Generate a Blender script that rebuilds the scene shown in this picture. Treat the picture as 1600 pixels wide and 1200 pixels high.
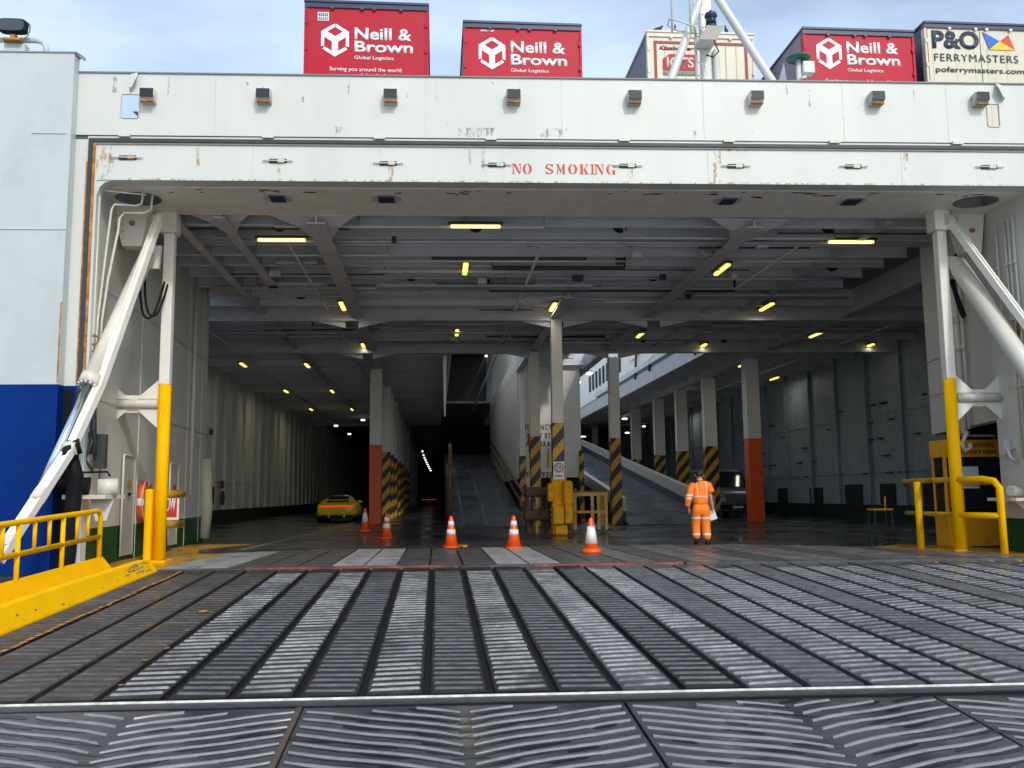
import bpy, bmesh, math, random
from math import sin, cos, tan, pi, radians, atan2, sqrt
from mathutils import Vector, Matrix
random.seed(7)
for o in list(bpy.data.objects): bpy.data.objects.remove(o)
C = bpy.context.scene.collection
sc = bpy.context.scene

# ------------------------------------------------------------------ camera
FPX, HC = 1420.0, 1.22
PSI, TH, RHO = radians(4.788), radians(6.936), radians(0.6)
cf = Vector((sin(PSI)*cos(TH), cos(PSI)*cos(TH), sin(TH)))
cr = Vector((cos(PSI), -sin(PSI), 0)); cu = cr.cross(cf)
cr2 = cos(RHO)*cr - sin(RHO)*cu; cu2 = cr2.cross(cf)
cam = bpy.data.cameras.new('camera'); camo = bpy.data.objects.new('camera', cam); C.objects.link(camo)
M = Matrix.Identity(4)
for i in range(3):
    M[i][0] = cr2[i]; M[i][1] = cu2[i]; M[i][2] = -cf[i]
M[2][3] = HC
camo.matrix_world = M
cam.sensor_width = 36; cam.lens = 36*FPX/1600; cam.clip_end = 6000; cam.clip_start = .05
sc.camera = camo
# ------------------------------------------------------------------ light
SUN = Vector((.36, -1.0, .78)).normalized()      # towards the sun
w = bpy.data.worlds.new('World'); sc.world = w; w.use_nodes = True
nt = w.node_tree; N = nt.nodes; Lk = nt.links
bg = N['Background']; bg.inputs['Strength'].default_value = .15
sky = N.new('ShaderNodeTexSky'); sky.sky_type = 'NISHITA'; sky.sun_disc = False
sky.sun_elevation = math.asin(SUN.z); sky.sun_rotation = atan2(SUN.x, SUN.y)
sky.dust_density = 2.5; sky.air_density = 1.0
tc = N.new('ShaderNodeTexCoord'); mp = N.new('ShaderNodeMapping'); mp.inputs['Scale'].default_value = (1.0, 1.0, 2.6)
nz = N.new('ShaderNodeTexNoise'); nz.inputs['Scale'].default_value = 2.3; nz.inputs['Detail'].default_value = 5; nz.inputs['Roughness'].default_value = .5
cr_ = N.new('ShaderNodeValToRGB'); cr_.color_ramp.elements[0].position = .36; cr_.color_ramp.elements[1].position = .68
cr_.color_ramp.elements[0].color = (.22, .22, .22, 1); cr_.color_ramp.elements[1].color = (.92, .92, .92, 1)
mx = N.new('ShaderNodeMix'); mx.data_type = 'RGBA'
mx.inputs['B'].default_value = (4.6, 5.6, 6.9, 1)
Lk.new(tc.outputs['Generated'], mp.inputs[0]); Lk.new(mp.outputs[0], nz.inputs['Vector']); Lk.new(nz.outputs['Fac'], cr_.inputs[0])
Lk.new(cr_.outputs[0], mx.inputs['Factor']); Lk.new(sky.outputs[0], mx.inputs['A']); Lk.new(mx.outputs['Result'], bg.inputs['Color'])
sl = bpy.data.lights.new('sun', 'SUN'); sl.energy = 1.25; sl.angle = radians(5); sl.color = (1, .955, .88)
so = bpy.data.objects.new('sun', sl); C.objects.link(so); so.location = (10, -20, 30)
so.rotation_euler = (-SUN).to_track_quat('-Z', 'Y').to_euler()
sc.view_settings.view_transform = 'Standard'; sc.view_settings.look = 'None'
sc.view_settings.exposure = .36; sc.view_settings.gamma = 1
sc.cycles.use_denoising = True; sc.cycles.max_bounces = 8; sc.cycles.diffuse_bounces = 5
sc.cycles.sample_clamp_indirect = 6

# ------------------------------------------------------------------ materials
MATS = {}
def mat(name, col, rough=.5, metal=0, var=.12, scale=3.0, stretch=(1, 1, 1), bump=0, dirt=None, dirt_amt=.4, dirt_scale=None, rvar=0, emis=None, es=1, spec=.5, alpha=1, dpos=.55):
    m = bpy.data.materials.new(name); MATS[name] = m; m.use_nodes = True
    nt = m.node_tree; n = nt.nodes; l = nt.links; b = n['Principled BSDF']
    b.inputs['Roughness'].default_value = rough; b.inputs['Metallic'].default_value = metal
    b.inputs['Specular IOR Level'].default_value = spec
    b.inputs['Base Color'].default_value = (*col, 1)
    if emis:
        b.inputs['Emission Color'].default_value = (*emis, 1); b.inputs['Emission Strength'].default_value = es
    g = n.new('ShaderNodeNewGeometry'); mpn = n.new('ShaderNodeMapping'); mpn.inputs['Scale'].default_value = stretch
    l.new(g.outputs['Position'], mpn.inputs[0])
    t = n.new('ShaderNodeTexNoise'); t.inputs['Scale'].default_value = scale; t.inputs['Detail'].default_value = 6; t.inputs['Roughness'].default_value = .62
    l.new(mpn.outputs[0], t.inputs['Vector'])
    last = None
    if var:
        r = n.new('ShaderNodeMapRange'); r.inputs['From Min'].default_value = .3; r.inputs['From Max'].default_value = .7
        r.inputs['To Min'].default_value = 1-var; r.inputs['To Max'].default_value = 1+var
        l.new(t.outputs['Fac'], r.inputs['Value'])
        mm = n.new('ShaderNodeVectorMath'); mm.operation = 'SCALE'; mm.inputs[0].default_value = col
        l.new(r.outputs[0], mm.inputs['Scale']); last = mm.outputs[0]
    if dirt:
        t2 = n.new('ShaderNodeTexNoise'); t2.inputs['Scale'].default_value = dirt_scale or scale*.6; t2.inputs['Detail'].default_value = 8; t2.inputs['Roughness'].default_value = .7
        l.new(mpn.outputs[0], t2.inputs['Vector'])
        r2 = n.new('ShaderNodeMapRange'); r2.inputs['From Min'].default_value = dpos; r2.inputs['From Max'].default_value = dpos+.17
        r2.inputs['To Max'].default_value = dirt_amt
        l.new(t2.outputs['Fac'], r2.inputs['Value'])
        mi = n.new('ShaderNodeMix'); mi.data_type = 'RGBA'; mi.inputs['B'].default_value = (*dirt, 1); mi.inputs['A'].default_value = (*col, 1)
        if last: l.new(last, mi.inputs['A'])
        l.new(r2.outputs[0], mi.inputs['Factor']); last = mi.outputs['Result']
    if last: l.new(last, b.inputs['Base Color'])
    if rvar:
        t3 = n.new('ShaderNodeTexNoise'); t3.inputs['Scale'].default_value = scale*.35; t3.inputs['Detail'].default_value = 4
        l.new(g.outputs['Position'], t3.inputs['Vector'])
        r3 = n.new('ShaderNodeMapRange'); r3.inputs['From Min'].default_value = .38; r3.inputs['From Max'].default_value = .62
        r3.inputs['To Min'].default_value = max(.03, rough-rvar); r3.inputs['To Max'].default_value = min(1, rough+rvar)
        l.new(t3.outputs['Fac'], r3.inputs['Value']); l.new(r3.outputs[0], b.inputs['Roughness'])
    if bump:
        bp = n.new('ShaderNodeBump'); bp.inputs['Strength'].default_value = bump; bp.inputs['Distance'].default_value = .02
        l.new(t.outputs['Fac'], bp.inputs['Height']); l.new(bp.outputs[0], b.inputs['Normal'])
    return m
def stripes(name, c1, c2, period=.7, slope=1.15, duty=.5):
    m = mat(name, c1, .45, var=0); n = m.node_tree.nodes; l = m.node_tree.links; b = n['Principled BSDF']
    g = n.new('ShaderNodeNewGeometry'); s = n.new('ShaderNodeSeparateXYZ'); l.new(g.outputs['Position'], s.inputs[0])
    a = n.new('ShaderNodeMath'); a.operation = 'MULTIPLY_ADD'; a.inputs[1].default_value = -slope; l.new(s.outputs[0], a.inputs[0]); l.new(s.outputs[2], a.inputs[2])
    y = n.new('ShaderNodeMath'); y.operation = 'MULTIPLY_ADD'; y.inputs[1].default_value = .6; l.new(s.outputs[1], y.inputs[0]); l.new(a.outputs[0], y.inputs[2])
    d = n.new('ShaderNodeMath'); d.operation = 'DIVIDE'; d.inputs[1].default_value = period; l.new(y.outputs[0], d.inputs[0])
    f = n.new('ShaderNodeMath'); f.operation = 'FRACT'; l.new(d.outputs[0], f.inputs[0])
    gt = n.new('ShaderNodeMath'); gt.operation = 'GREATER_THAN'; gt.inputs[1].default_value = duty; l.new(f.outputs[0], gt.inputs[0])
    t = n.new('ShaderNodeTexNoise'); t.inputs['Scale'].default_value = 5; t.inputs['Detail'].default_value = 8; l.new(g.outputs['Position'], t.inputs['Vector'])
    r = n.new('ShaderNodeMapRange'); r.inputs['From Min'].default_value = .55; r.inputs['From Max'].default_value = .72; r.inputs['To Max'].default_value = .55; l.new(t.outputs['Fac'], r.inputs['Value'])
    mi = n.new('ShaderNodeMix'); mi.data_type = 'RGBA'; mi.inputs['A'].default_value = (*c1, 1); mi.inputs['B'].default_value = (*c2, 1); l.new(gt.outputs[0], mi.inputs['Factor'])
    m2 = n.new('ShaderNodeMix'); m2.data_type = 'RGBA'; m2.inputs['B'].default_value = (.12, .08, .05, 1); l.new(mi.outputs['Result'], m2.inputs['A']); l.new(r.outputs[0], m2.inputs['Factor'])
    l.new(m2.outputs['Result'], b.inputs['Base Color'])
    return m
WHITE = mat('white_paint', (.61, .645, .605), .38, bump=.15, var=.055, scale=1.1, stretch=(1, 1, .25), dirt=(.50, .47, .40), dirt_amt=.35, dirt_scale=2.2, dpos=.60)
HULLW = mat('hull_white', (.50, .56, .565), .35, var=.07, scale=.55, stretch=(.7, 1, .6), bump=.35, dirt=(.42, .46, .45), dirt_amt=.5, dirt_scale=1.6, dpos=.52)
CREAM = mat('cream_paint', (.66, .64, .56), .45, var=.07, scale=4, stretch=(1, 1, .3), dirt=(.25, .19, .12), dirt_amt=.5, dirt_scale=6, dpos=.58)
PLATE = mat('overhang_paint', (.80, .77, .72), .55, var=.08, scale=2.2, dirt=(.10, .06, .05), dirt_amt=.75, dirt_scale=2.6, dpos=.66)
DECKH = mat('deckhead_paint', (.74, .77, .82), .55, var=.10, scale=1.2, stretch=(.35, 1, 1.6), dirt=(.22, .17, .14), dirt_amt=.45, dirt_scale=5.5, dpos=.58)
DECKP = mat('deckhead_plate_shaded', (.24, .25, .27), .6, var=.12, scale=1.0, stretch=(.4, 1, 1))  # plate darkened so gaps between beams look like shaded recesses
GIRD = mat('girder_paint', (.56, .56, .59), .5, var=.12, scale=2.0, dirt=(.13, .10, .09), dirt_amt=.5, dirt_scale=4)
WALLI = mat('hall_wall_paint', (.72, .74, .71), .5, var=.08, scale=1.6, stretch=(1, 1, .3), dirt=(.22, .19, .15), dirt_amt=.5, dirt_scale=3, dpos=.56)
WALLS = mat('side_wall_paint', (.60, .60, .555), .45, var=.06, scale=1.2, stretch=(1, 1, .2), dirt=(.30, .25, .19), dirt_amt=.45, dirt_scale=2.6, dpos=.6)
PILW = mat('pillar_white', (.82, .80, .73), .5, var=.06, scale=3, dirt=(.25, .2, .15), dirt_amt=.5, dirt_scale=6, dpos=.6)
GREEN = mat('green_paint', (.008, .07, .02), .4, spec=.25, var=.15, scale=2)
BLUE = mat('hull_blue', (.001, .027, .18), .45, spec=.08, var=.12, scale=.7, stretch=(1, 1, .5), dirt=(.03, .10, .30), dirt_amt=.6, dirt_scale=5, dpos=.60)
YEL = mat('yellow_paint', (.95, .52, .0008), .5, spec=.08, var=.07, scale=3, bump=.12, dirt=(.30, .17, .04), dirt_amt=.75, dirt_scale=6, dpos=.60)
YELD = mat('worn_yellow_paint', (.55, .30, .02), .35, var=.2, scale=4, dirt=(.10, .07, .04), dirt_amt=.8, dirt_scale=3, dpos=.5, rvar=.15)
RED = mat('red_orange_paint', (.86, .11, .02), .45, var=.1, scale=3, dirt=(.25, .05, .03), dirt_amt=.5, dirt_scale=7, dpos=.6)
STR = stripes('hazard_stripes', (.70, .38, .015), (.025, .025, .03))
BLACK = mat('black_rubber', (.010, .010, .012), .6, spec=.15, var=.2)
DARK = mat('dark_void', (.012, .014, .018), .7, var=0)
DGREY = mat('dark_grey_metal', (.06, .065, .07), .45, .3, var=.2)
STEEL = mat('worn_steel', (.42, .42, .42), .3, .85, var=.2, scale=8)
CHROME = mat('cylinder_rod', (.62, .72, .80), .16, .9, var=.04)
RUST = mat('rust', (.30, .13, .045), .8, var=.45, scale=14, dirt=(.62, .33, .06), dirt_amt=.8, dirt_scale=8, dpos=.45)
DECK = mat('wet_deck', (.026, .025, .028), .26, var=.35, scale=1.2, dirt=(.07, .06, .055), dirt_amt=.6, dirt_scale=.7, rvar=.14, bump=.05, spec=.6)
PLT = [mat('ramp_plate_dark', (.015, .015, .017), .40, spec=.3, var=.4, scale=5, dirt=(.085, .08, .08), dirt_amt=.6, dirt_scale=2.2, rvar=.16, bump=.18),
       mat('ramp_plate_grey', (.072, .075, .083), .30, var=.4, scale=5, dirt=(.022, .022, .024), dirt_amt=.8, dirt_scale=1.6, rvar=.16, bump=.18),  # lighter bluish tone paints a reflection on the ramp's right side
       mat('ramp_plate_brown', (.040, .036, .034), .42, var=.4, scale=5, dirt=(.022, .020, .02), dirt_amt=.8, dirt_scale=1.6, rvar=.15, bump=.18)]
RIB = [mat('rib_worn_bright', (.27, .273, .275), .36, var=.4, scale=9, dirt=(.06, .06, .065), dirt_amt=.92, dirt_scale=.75, rvar=.12, bump=.2, dpos=.47),
       mat('rib_dull', (.10, .104, .11), .4, var=.4, scale=9, dirt=(.05, .05, .052), dirt_amt=.8, dirt_scale=1.3, rvar=.12, bump=.2, dpos=.48),
       mat('rib_brown', (.085, .076, .068), .45, var=.4, scale=9, dirt=(.035, .033, .032), dirt_amt=.85, dirt_scale=1.3, bump=.2, dpos=.45),
       mat('rib_worn_grey', (.20, .21, .225), .36, var=.35, scale=9, dirt=(.08, .08, .085), dirt_amt=.9, dirt_scale=.8, rvar=.12, bump=.2, dpos=.47)]
FORE = mat('fore_plate', (.050, .053, .062), .24, var=.3, scale=5, dirt=(.03, .03, .035), dirt_amt=.7, dirt_scale=1.5, rvar=.13, bump=.14, dpos=.56, stretch=(.55, 2.4, 1))
FRIB = mat('fore_rib', (.215, .222, .24), .3, var=.2, scale=9, dirt=(.08, .08, .085), dirt_amt=.55, dirt_scale=2, rvar=.12, dpos=.55)
FLAPM = [mat('flap_plate_light', (.34, .34, .345), .45, var=.3, scale=6, dirt=(.06, .06, .06), dirt_amt=.8, dirt_scale=3, rvar=.15, bump=.2, dpos=.5),
         mat('flap_plate_dark', (.07, .068, .068), .45, var=.35, scale=6, dirt=(.03, .03, .03), dirt_amt=.8, dirt_scale=3, rvar=.15, bump=.2)]
FLAPM.append(mat('flap_plate_mid', (.14, .14, .145), .42, var=.35, scale=6, dirt=(.04, .04, .04), dirt_amt=.8, dirt_scale=2.4, rvar=.15, bump=.2, dpos=.48))
REDW = mat('worn_red_edge', (.26, .075, .055), .5, var=.4, scale=9, dirt=(.05, .04, .04), dirt_amt=.95, dirt_scale=3, dpos=.44)
CTRED = mat('trailer_red', (.46, .006, .028), .45, spec=.25, var=.05, scale=1.5, stretch=(1, 1, .4), dirt=(.30, .03, .05), dirt_amt=.45, dirt_scale=1.4, dpos=.5)
CTCRM = mat('trailer_cream', (.60, .58, .46), .4, var=.05, scale=1.5, stretch=(3, 1, .3), dirt=(.42, .39, .30), dirt_amt=.4, dirt_scale=2)
CTSIDE = mat('trailer_curtain_grey', (.22, .20, .26), .5, var=.08, scale=1.5)
CTNAVY = mat('trailer_navy', (.02, .035, .09), .4, var=.1)
DECAL = mat('decal_white', (.80, .82, .82), .5, var=.08, scale=7)
NAVYT = mat('navy_lettering', (.03, .045, .075), .5, var=0)
REDT = mat('red_lettering', (.58, .045, .03), .5, var=.1, scale=20)
BLKT = mat('black_lettering', (.02, .02, .025), .5, var=0)
MAROON = mat('maroon_trim', (.25, .015, .02), .5, var=.05)
REDF = mat('flag_red', (.62, .04, .03), .5, var=0); BLUF = mat('flag_blue', (.01, .12, .50), .5, var=0); YELF = mat('flag_yellow', (.85, .55, .01), .5, var=0); GRYF = mat('flag_grey', (.55, .56, .56), .5, var=0)
LAMPY = mat('lit_tube_yellow', (.9, .8, .3), .5, var=0, emis=(1, .74, .16), es=1.25)
LAMPP = mat('lit_tube_pale', (.9, .85, .5), .5, var=0, emis=(1, .80, .34), es=1.3)
LAMPW = mat('lit_lamp_white', (.9, .9, .8), .5, var=0, emis=(1, .97, .82), es=1.6)
TAIL = mat('lit_tail_light', (.5, .01, .01), .3, var=0, emis=(1, .04, .02), es=.75)
ORC = mat('cone_orange', (.85, .10, .012), .4, var=.06)
REFL = mat('cone_white_sleeve', (.82, .80, .76), .4, var=.06)
GLASS = mat('dark_glass', (.015, .02, .025), .06, var=0)
PAPER = mat('paper', (.8, .8, .82), .6, var=.03)
SKIN = mat('skin', (.52, .26, .17), .5, var=.05); HAIR = mat('dark_hair', (.022, .014, .011), .6, var=.3, scale=40)
CAR = mat('car_yellow', (.92, .66, .015), .2, var=.02); CARD = mat('car_black', (.012, .012, .014), .2, var=0)
VAN = mat('van_grey', (.22, .25, .28), .3, .3, var=.05); LGLASS = mat('headlamp_lens', (.5, .55, .6), .1, var=0)
BROWN = mat('old_timber', (.09, .055, .035), .7, var=.4, scale=6)
GDISC = mat('green_disc', (.015, .13, .09), .35, var=.1)
WATERM = mat('sea_water', (.02, .035, .04), .12, var=.2, scale=.3, bump=.6)
BIRD = mat('pigeon_grey', (.03, .035, .045), .6, var=.2)
BOOTHM = mat('booth_orange', (.85, .40, .015), .4, var=.08, scale=3, dirt=(.25, .12, .03), dirt_amt=.5, dirt_scale=3)
SCREEN = mat('booth_paper', (.62, .72, .78), .5, var=.05)

# ------------------------------------------------------------------ mesh builder
def woff(p):
    v = Vector((0, 0, 0))
    while p: v = v + p.location; p = p.parent
    return v
class MB:
    def __init__(s): s.bm = bmesh.new(); s.mi = 0
    def face(s, pts):
        vs = [s.bm.verts.new(p) for p in pts]
        try:
            f = s.bm.faces.new(vs); f.material_index = s.mi; return f
        except ValueError: pass
    def hexa(s, P):      # 8 points: bottom 4 ccw, top 4 ccw
        v = [s.bm.verts.new(p) for p in P]
        for q in ((3, 2, 1, 0), (4, 5, 6, 7), (0, 1, 5, 4), (1, 2, 6, 5), (2, 3, 7, 6), (3, 0, 4, 7)):
            f = s.bm.faces.new([v[i] for i in q]); f.material_index = s.mi
        return s
    def box(s, x0, x1, y0, y1, z0, z1, fn=None):
        P = [(x0, y0, z0), (x1, y0, z0), (x1, y1, z0), (x0, y1, z0), (x0, y0, z1), (x1, y0, z1), (x1, y1, z1), (x0, y1, z1)]
        if fn: P = [fn(*p) for p in P]
        return s.hexa(P)
    def obox(s, c, sx, sy, sz, R):
        c = Vector(c)
        P = [c + R @ Vector((a*sx/2, b*sy/2, d*sz/2)) for d in (-1, 1) for a, b in ((-1, -1), (1, -1), (1, 1), (-1, 1))]
        return s.hexa(P)
    def beam(s, p0, p1, wx, wz, up=(0, 0, 1)):   # rectangular bar p0->p1
        p0 = Vector(p0); p1 = Vector(p1); d = (p1-p0); L = d.length; d.normalize()
        a = d.cross(Vector(up)); a.normalize(); b = a.cross(d)
        R = Matrix((a, d, b)).transposed()
        return s.obox((p0+p1)/2, wx, L, wz, R)
    def ring(s, c, a, b, r, n): return [s.bm.verts.new(c + a*(r*cos(2*pi*i/n)) + b*(r*sin(2*pi*i/n))) for i in range(n)]
    def tube(s, pts, r, n=10, cap=True, closed=False):
        pts = [Vector(p) for p in pts]; rs = r if isinstance(r, (list, tuple)) else [r]*len(pts)
        rings = []; prev = None
        for i, p in enumerate(pts):
            if closed: d = pts[(i+1) % len(pts)] - pts[i-1]
            else: d = pts[min(i+1, len(pts)-1)] - pts[max(i-1, 0)]
            d.normalize()
            if prev is None:
                a = d.cross(Vector((0, 0, 1)))
                if a.length < .05: a = d.cross(Vector((1, 0, 0)))
            else: a = prev - d*prev.dot(d)
            a.normalize(); prev = a; b = d.cross(a)
            rings.append(s.ring(p, a, b, rs[i], n))
        m = len(rings)
        for k in range(m if closed else m-1):
            A, B = rings[k], rings[(k+1) % m]
            for i in range(n):
                f = s.bm.faces.new([A[i], A[(i+1) % n], B[(i+1) % n], B[i]]); f.material_index = s.mi; f.smooth = True
        if cap and not closed:
            for R_ in (rings[0][::-1], rings[-1]):
                f = s.bm.faces.new(R_); f.material_index = s.mi
        return s
    def lathe(s, c, prof, n=20, axis=(0, 0, 1)):
        c = Vector(c); d = Vector(axis).normalized()
        return s.tube([c + d*z for r, z in prof], [max(r, .0005) for r, z in prof], n)
    def prism(s, pts, off):   # polygon pts (3d), extruded by vector off
        off = Vector(off); A = [s.bm.verts.new(p) for p in pts]; B = [s.bm.verts.new(Vector(p)+off) for p in pts]
        n = len(pts)
        f = s.bm.faces.new(A[::-1]); f.material_index = s.mi
        f = s.bm.faces.new(B); f.material_index = s.mi
        for i in range(n):
            f = s.bm.faces.new([A[i], A[(i+1) % n], B[(i+1) % n], B[i]]); f.material_index = s.mi
        return s
    def build(s, name, m, parent=None, bevel=0, local=False):
        me = bpy.data.meshes.new(name)
        bmesh.ops.recalc_face_normals(s.bm, faces=s.bm.faces)
        s.bm.to_mesh(me); s.bm.free()
        for x in (m if isinstance(m, (list, tuple)) else [m]): me.materials.append(x)
        o = bpy.data.objects.new(name, me); C.objects.link(o)
        if parent:
            o.parent = parent
            if not local: me.transform(Matrix.Translation(-woff(parent)))
        if bevel:
            b = o.modifiers.new('bevel', 'BEVEL'); b.width = bevel; b.segments = 2; b.limit_method = 'ANGLE'
        return o
def box_(name, m, parent, *a, bevel=0, fn=None): return MB().box(*a, fn=fn).build(name, m, parent, bevel)
def tag(o, label, cat, group=None, kind=None):
    if label: o['label'] = label
    if cat: o['category'] = cat
    if group: o['group'] = group
    if kind: o['kind'] = kind
    return o
def thing(name, label, cat, loc=(0, 0, 0), group=None, rz=0):
    o = bpy.data.objects.new(name, None); C.objects.link(o); o.location = loc; o.rotation_euler = (0, 0, rz); o.empty_display_size = .2
    return tag(o, label, cat, group)
def struct(o): o['kind'] = 'structure'; return o
def copy_tree(o, parent=None):
    c = o.copy(); C.objects.link(c)
    if parent: c.parent = parent
    for ch in list(o.children): copy_tree(ch, c)
    return c
K = -.033
KR = math.atan(K)
def S(x, y, z): return (x, y + K*x, z)    # transverse things follow the stern's slant

def text(name, s, m, parent, x0, x1, z0, z1, y, bold=0, fn=S, depth=.003, spacing=1.0, serif=False, shear=0):
    cu_ = bpy.data.curves.new('t', 'FONT'); cu_.body = s; cu_.size = 1; cu_.offset = bold; cu_.space_character = spacing; cu_.extrude = 0; cu_.resolution_u = 4; cu_.shear = shear
    to = bpy.data.objects.new('t', cu_); C.objects.link(to)
    dg = bpy.context.evaluated_depsgraph_get(); me = bpy.data.meshes.new_from_object(to.evaluated_get(dg))
    bpy.data.objects.remove(to)
    xs = [v.co.x for v in me.vertices]; ys = [v.co.y for v in me.vertices]
    a, b, c, d = min(xs), max(xs), min(ys), max(ys)
    off = woff(parent)
    for v in me.vertices:
        X = x0 + (v.co.x-a)/(b-a)*(x1-x0); Z = z0 + (v.co.y-c)/(d-c)*(z1-z0)
        v.co = Vector(fn(X, y, Z)) - off
    me.materials.clear(); me.materials.append(m)
    o = bpy.data.objects.new(name, me); C.objects.link(o); o.parent = parent
    sd = o.modifiers.new('thick', 'SOLIDIFY'); sd.thickness = depth; sd.offset = 0
    return o

# ------------------------------------------------------------------ setting: water, deck, ramp
b = MB(); b.face([(-3000, -60, -4), (3000, -60, -4), (3000, 5000, -4), (-3000, 5000, -4)])
struct(b.build('water', WATERM))
b = MB(); b.box(-13, 22, 15.2, 160, -.5, 0, fn=S)
struct(b.build('car_deck', DECK))
b = MB(); b.box(-80, -7.5, -80, 9.5, -4.5, -.6); b.box(15, 90, -80, 9.5, -4.5, -.6); b.box(-7.49, 14.99, -80, -6.1, -4.5, -.62)
struct(b.build('bounce_quay', mat('bounce_quay_concrete', (.50, .49, .46), .7, var=.15, scale=.5)))  # unseen quay, added pale to bounce light up onto the ceilings
# painted lane lines and yellow edge plates on the deck
b = MB()
for (xa, ya, xb, yb) in ((-4.6, 22, -3.9, 38), (-3.9, 38, -3.9, 90), (14.6, 22.5, 14.9, 70), (11.8, 21.5, 12.0, 34)):
    b.hexa([(xa, ya, .004), (xa+.12, ya, .004), (xb+.12, yb, .004), (xb, yb, .004), (xa, ya, .008), (xa+.12, ya, .008), (xb+.12, yb, .008), (xb, yb, .008)])
b.prism([(9.3, 30, .004), (17.5, 25.5, .004), (17.5, 25.65, .004), (9.3, 30.15, .004)], (0, 0, .004))
struct(b.build('lane_lines', mat('worn_white_line', (.30, .29, .26), .4, var=.4, scale=5)))
b = MB()
b.prism([(-6.45, 15.45, .004), (-4.5, 15.4, .004), (-4.42, 16.6, .004), (-3.95, 20.6, .004), (-5.2, 20.6, .004), (-5.55, 22.2, .004), (-4.75, 24.6, .004), (-6.4, 24.6, .004)], (0, 0, .006))
struct(b.build('painted_deck_edge', YELD))
b = MB()
b.prism([(9.45, 14.9, .004), (11.4, 14.9, .004), (11.4, 19.4, .004), (10.4, 20.1, .004), (9.0, 19.0, .004), (9.3, 17, .004)], (0, 0, .006))
b.prism([(9.43, 14.88, -.18), (11.4, 14.88, -.18), (11.4, 14.88, .012), (9.43, 14.88, .012)], (0, .1, 0))
struct(b.build('painted_deck_edge', YELD))
b = MB(); b.prism([(8.3, 14.8, .016), (11.4, 14.8, .016), (11.4, 15.5, .016), (9.05, 16.6, .016)], (0, 0, .01))
struct(b.build('painted_deck_edge', YEL))

RA, RB = -.583, .0415         # main ramp plane z = RA + RB*y
FA, FB = -.898, .0859         # fore plate plane
def zr(y): return RA + RB*y
def zf(y): return FA + FB*y
XL = -4.50
# main ramp: longitudinal strips, transverse ribs
b = MB(); W = .494; XR = 12.9
b.hexa([(XL-.1, 7.25, zr(7.25)-.25), (XR, 6.85, zr(6.9)-.25), (XR, 15.0, zr(15)-.3), (XL-.1, 15.5, zr(15.5)-.3), (XL-.1, 7.25, zr(7.25)-.03), (XR, 6.85, zr(6.85)-.03), (XR, 15.0, zr(15.0)-.03), (XL-.1, 15.5, zr(15.5)-.03)])
struct(b.build('ramp_base', BLACK))
b = MB(); i = 0; x = -.075 - 9*W
rnd = random.Random(3)
while x < XR-.2:
    xa, xb = x+.033, x+W-.033
    bright = (i % 2 == 0)
    zone = 0 if x < -2.7 else (2 if x > 2.6 else 1)
    b.mi = (4 if zone == 0 else (1 if zone == 2 or (bright and x > 1) else 0))
    ya = 7.22 + K*x; yb = 15.2 + K*x
    dz = rnd.uniform(-.004, .004)
    xa = max(xa, XL)
    if xb > xa+.05:
        b.hexa([(xa, ya, zr(ya)-.04), (xb, ya, zr(ya)-.04), (xb, yb, zr(yb)-.04), (xa, yb, zr(yb)-.04), (xa, ya, zr(ya)+dz), (xb, ya, zr(ya)+dz), (xb, yb, zr(yb)+dz), (xa, yb, zr(yb)+dz)])
        y = ya + .10
        sl_ = (.035 if bright else -.03) + .0045*x
        if x > 4: sl_ = .10 if bright else -.05
        while y < yb - .55:
            fade = max(0, (y-9.0)/6.2)
            h = .012*(1-.5*fade); yw = .050
            b.mi = 5 if zone == 0 else ((6 if zone == 2 else 2) if bright or (zone == 2 and i % 4 == 1) else 3)
            if rnd.random() < .03: b.mi = 3
            xi, xo = xa+.012+rnd.uniform(0, .012), xb-.012-rnd.uniform(0, .012)
            j = rnd.uniform(-.008, .008); y0 = y+j-sl_/2; y1 = y+j+sl_/2
            t_ = .014
            b.hexa([(xi, y0, zr(y0)+dz-.002), (xo, y1, zr(y1)+dz-.002), (xo, y1+yw, zr(y1+yw)+dz-.002), (xi, y0+yw, zr(y0+yw)+dz-.002),
                    (xi+t_, y0+t_, zr(y0)+h+dz), (xo-t_, y1+t_, zr(y1)+h+dz), (xo-t_, y1+yw-t_, zr(y1+yw)+h+dz), (xi+t_, y0+yw-t_, zr(y0+yw)+h+dz)])
            y += .172
    x += W; i += 1
struct(b.build('ramp_surface', [PLT[0], PLT[1], RIB[0], RIB[1], PLT[2], RIB[2], RIB[3]]))
b = MB()
xw = XL+.42
for k in range(40):
    ya, yb = 7.6+k*.19, 7.6+k*.19+.13
    xo = rnd.uniform(-.02, .02); b.hexa([(xw+xo, ya, zr(ya)+.010), (xw+xo+.045, ya, zr(ya)+.010), (xw+xo+.05, yb, zr(yb)+.010), (xw+xo, yb, zr(yb)+.010), (xw+xo, ya, zr(ya)+.0135), (xw+xo+.045, ya, zr(ya)+.0135), (xw+xo+.05, yb, zr(yb)+.0135), (xw+xo, yb, zr(yb)+.0135)])
for (cx_, cy_, r_) in ((-2.55, 9.1, .05), (-2.6, 8.6, .03), (-2.75, 11.2, .10), (-2.9, 12.2, .05), (-2.5, 7.7, .03), (-2.6, 10.0, .04)):
    b.prism([(cx_+r_*.8*cos(a*pi/4)*rnd.uniform(.5, 1.3), cy_+r_*sin(a*pi/4)*rnd.uniform(.4, 1.1), zr(cy_+r_*sin(a*pi/4))+.0125) for a in range(8)], (0, 0, .002))
struct(b.build('worn_paint_marks', mat('worn_orange_paint', (.55, .22, .03), .5, var=.4, scale=12, dirt=(.10, .07, .05), dirt_amt=.9, dirt_scale=9, dpos=.45)))
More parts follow.
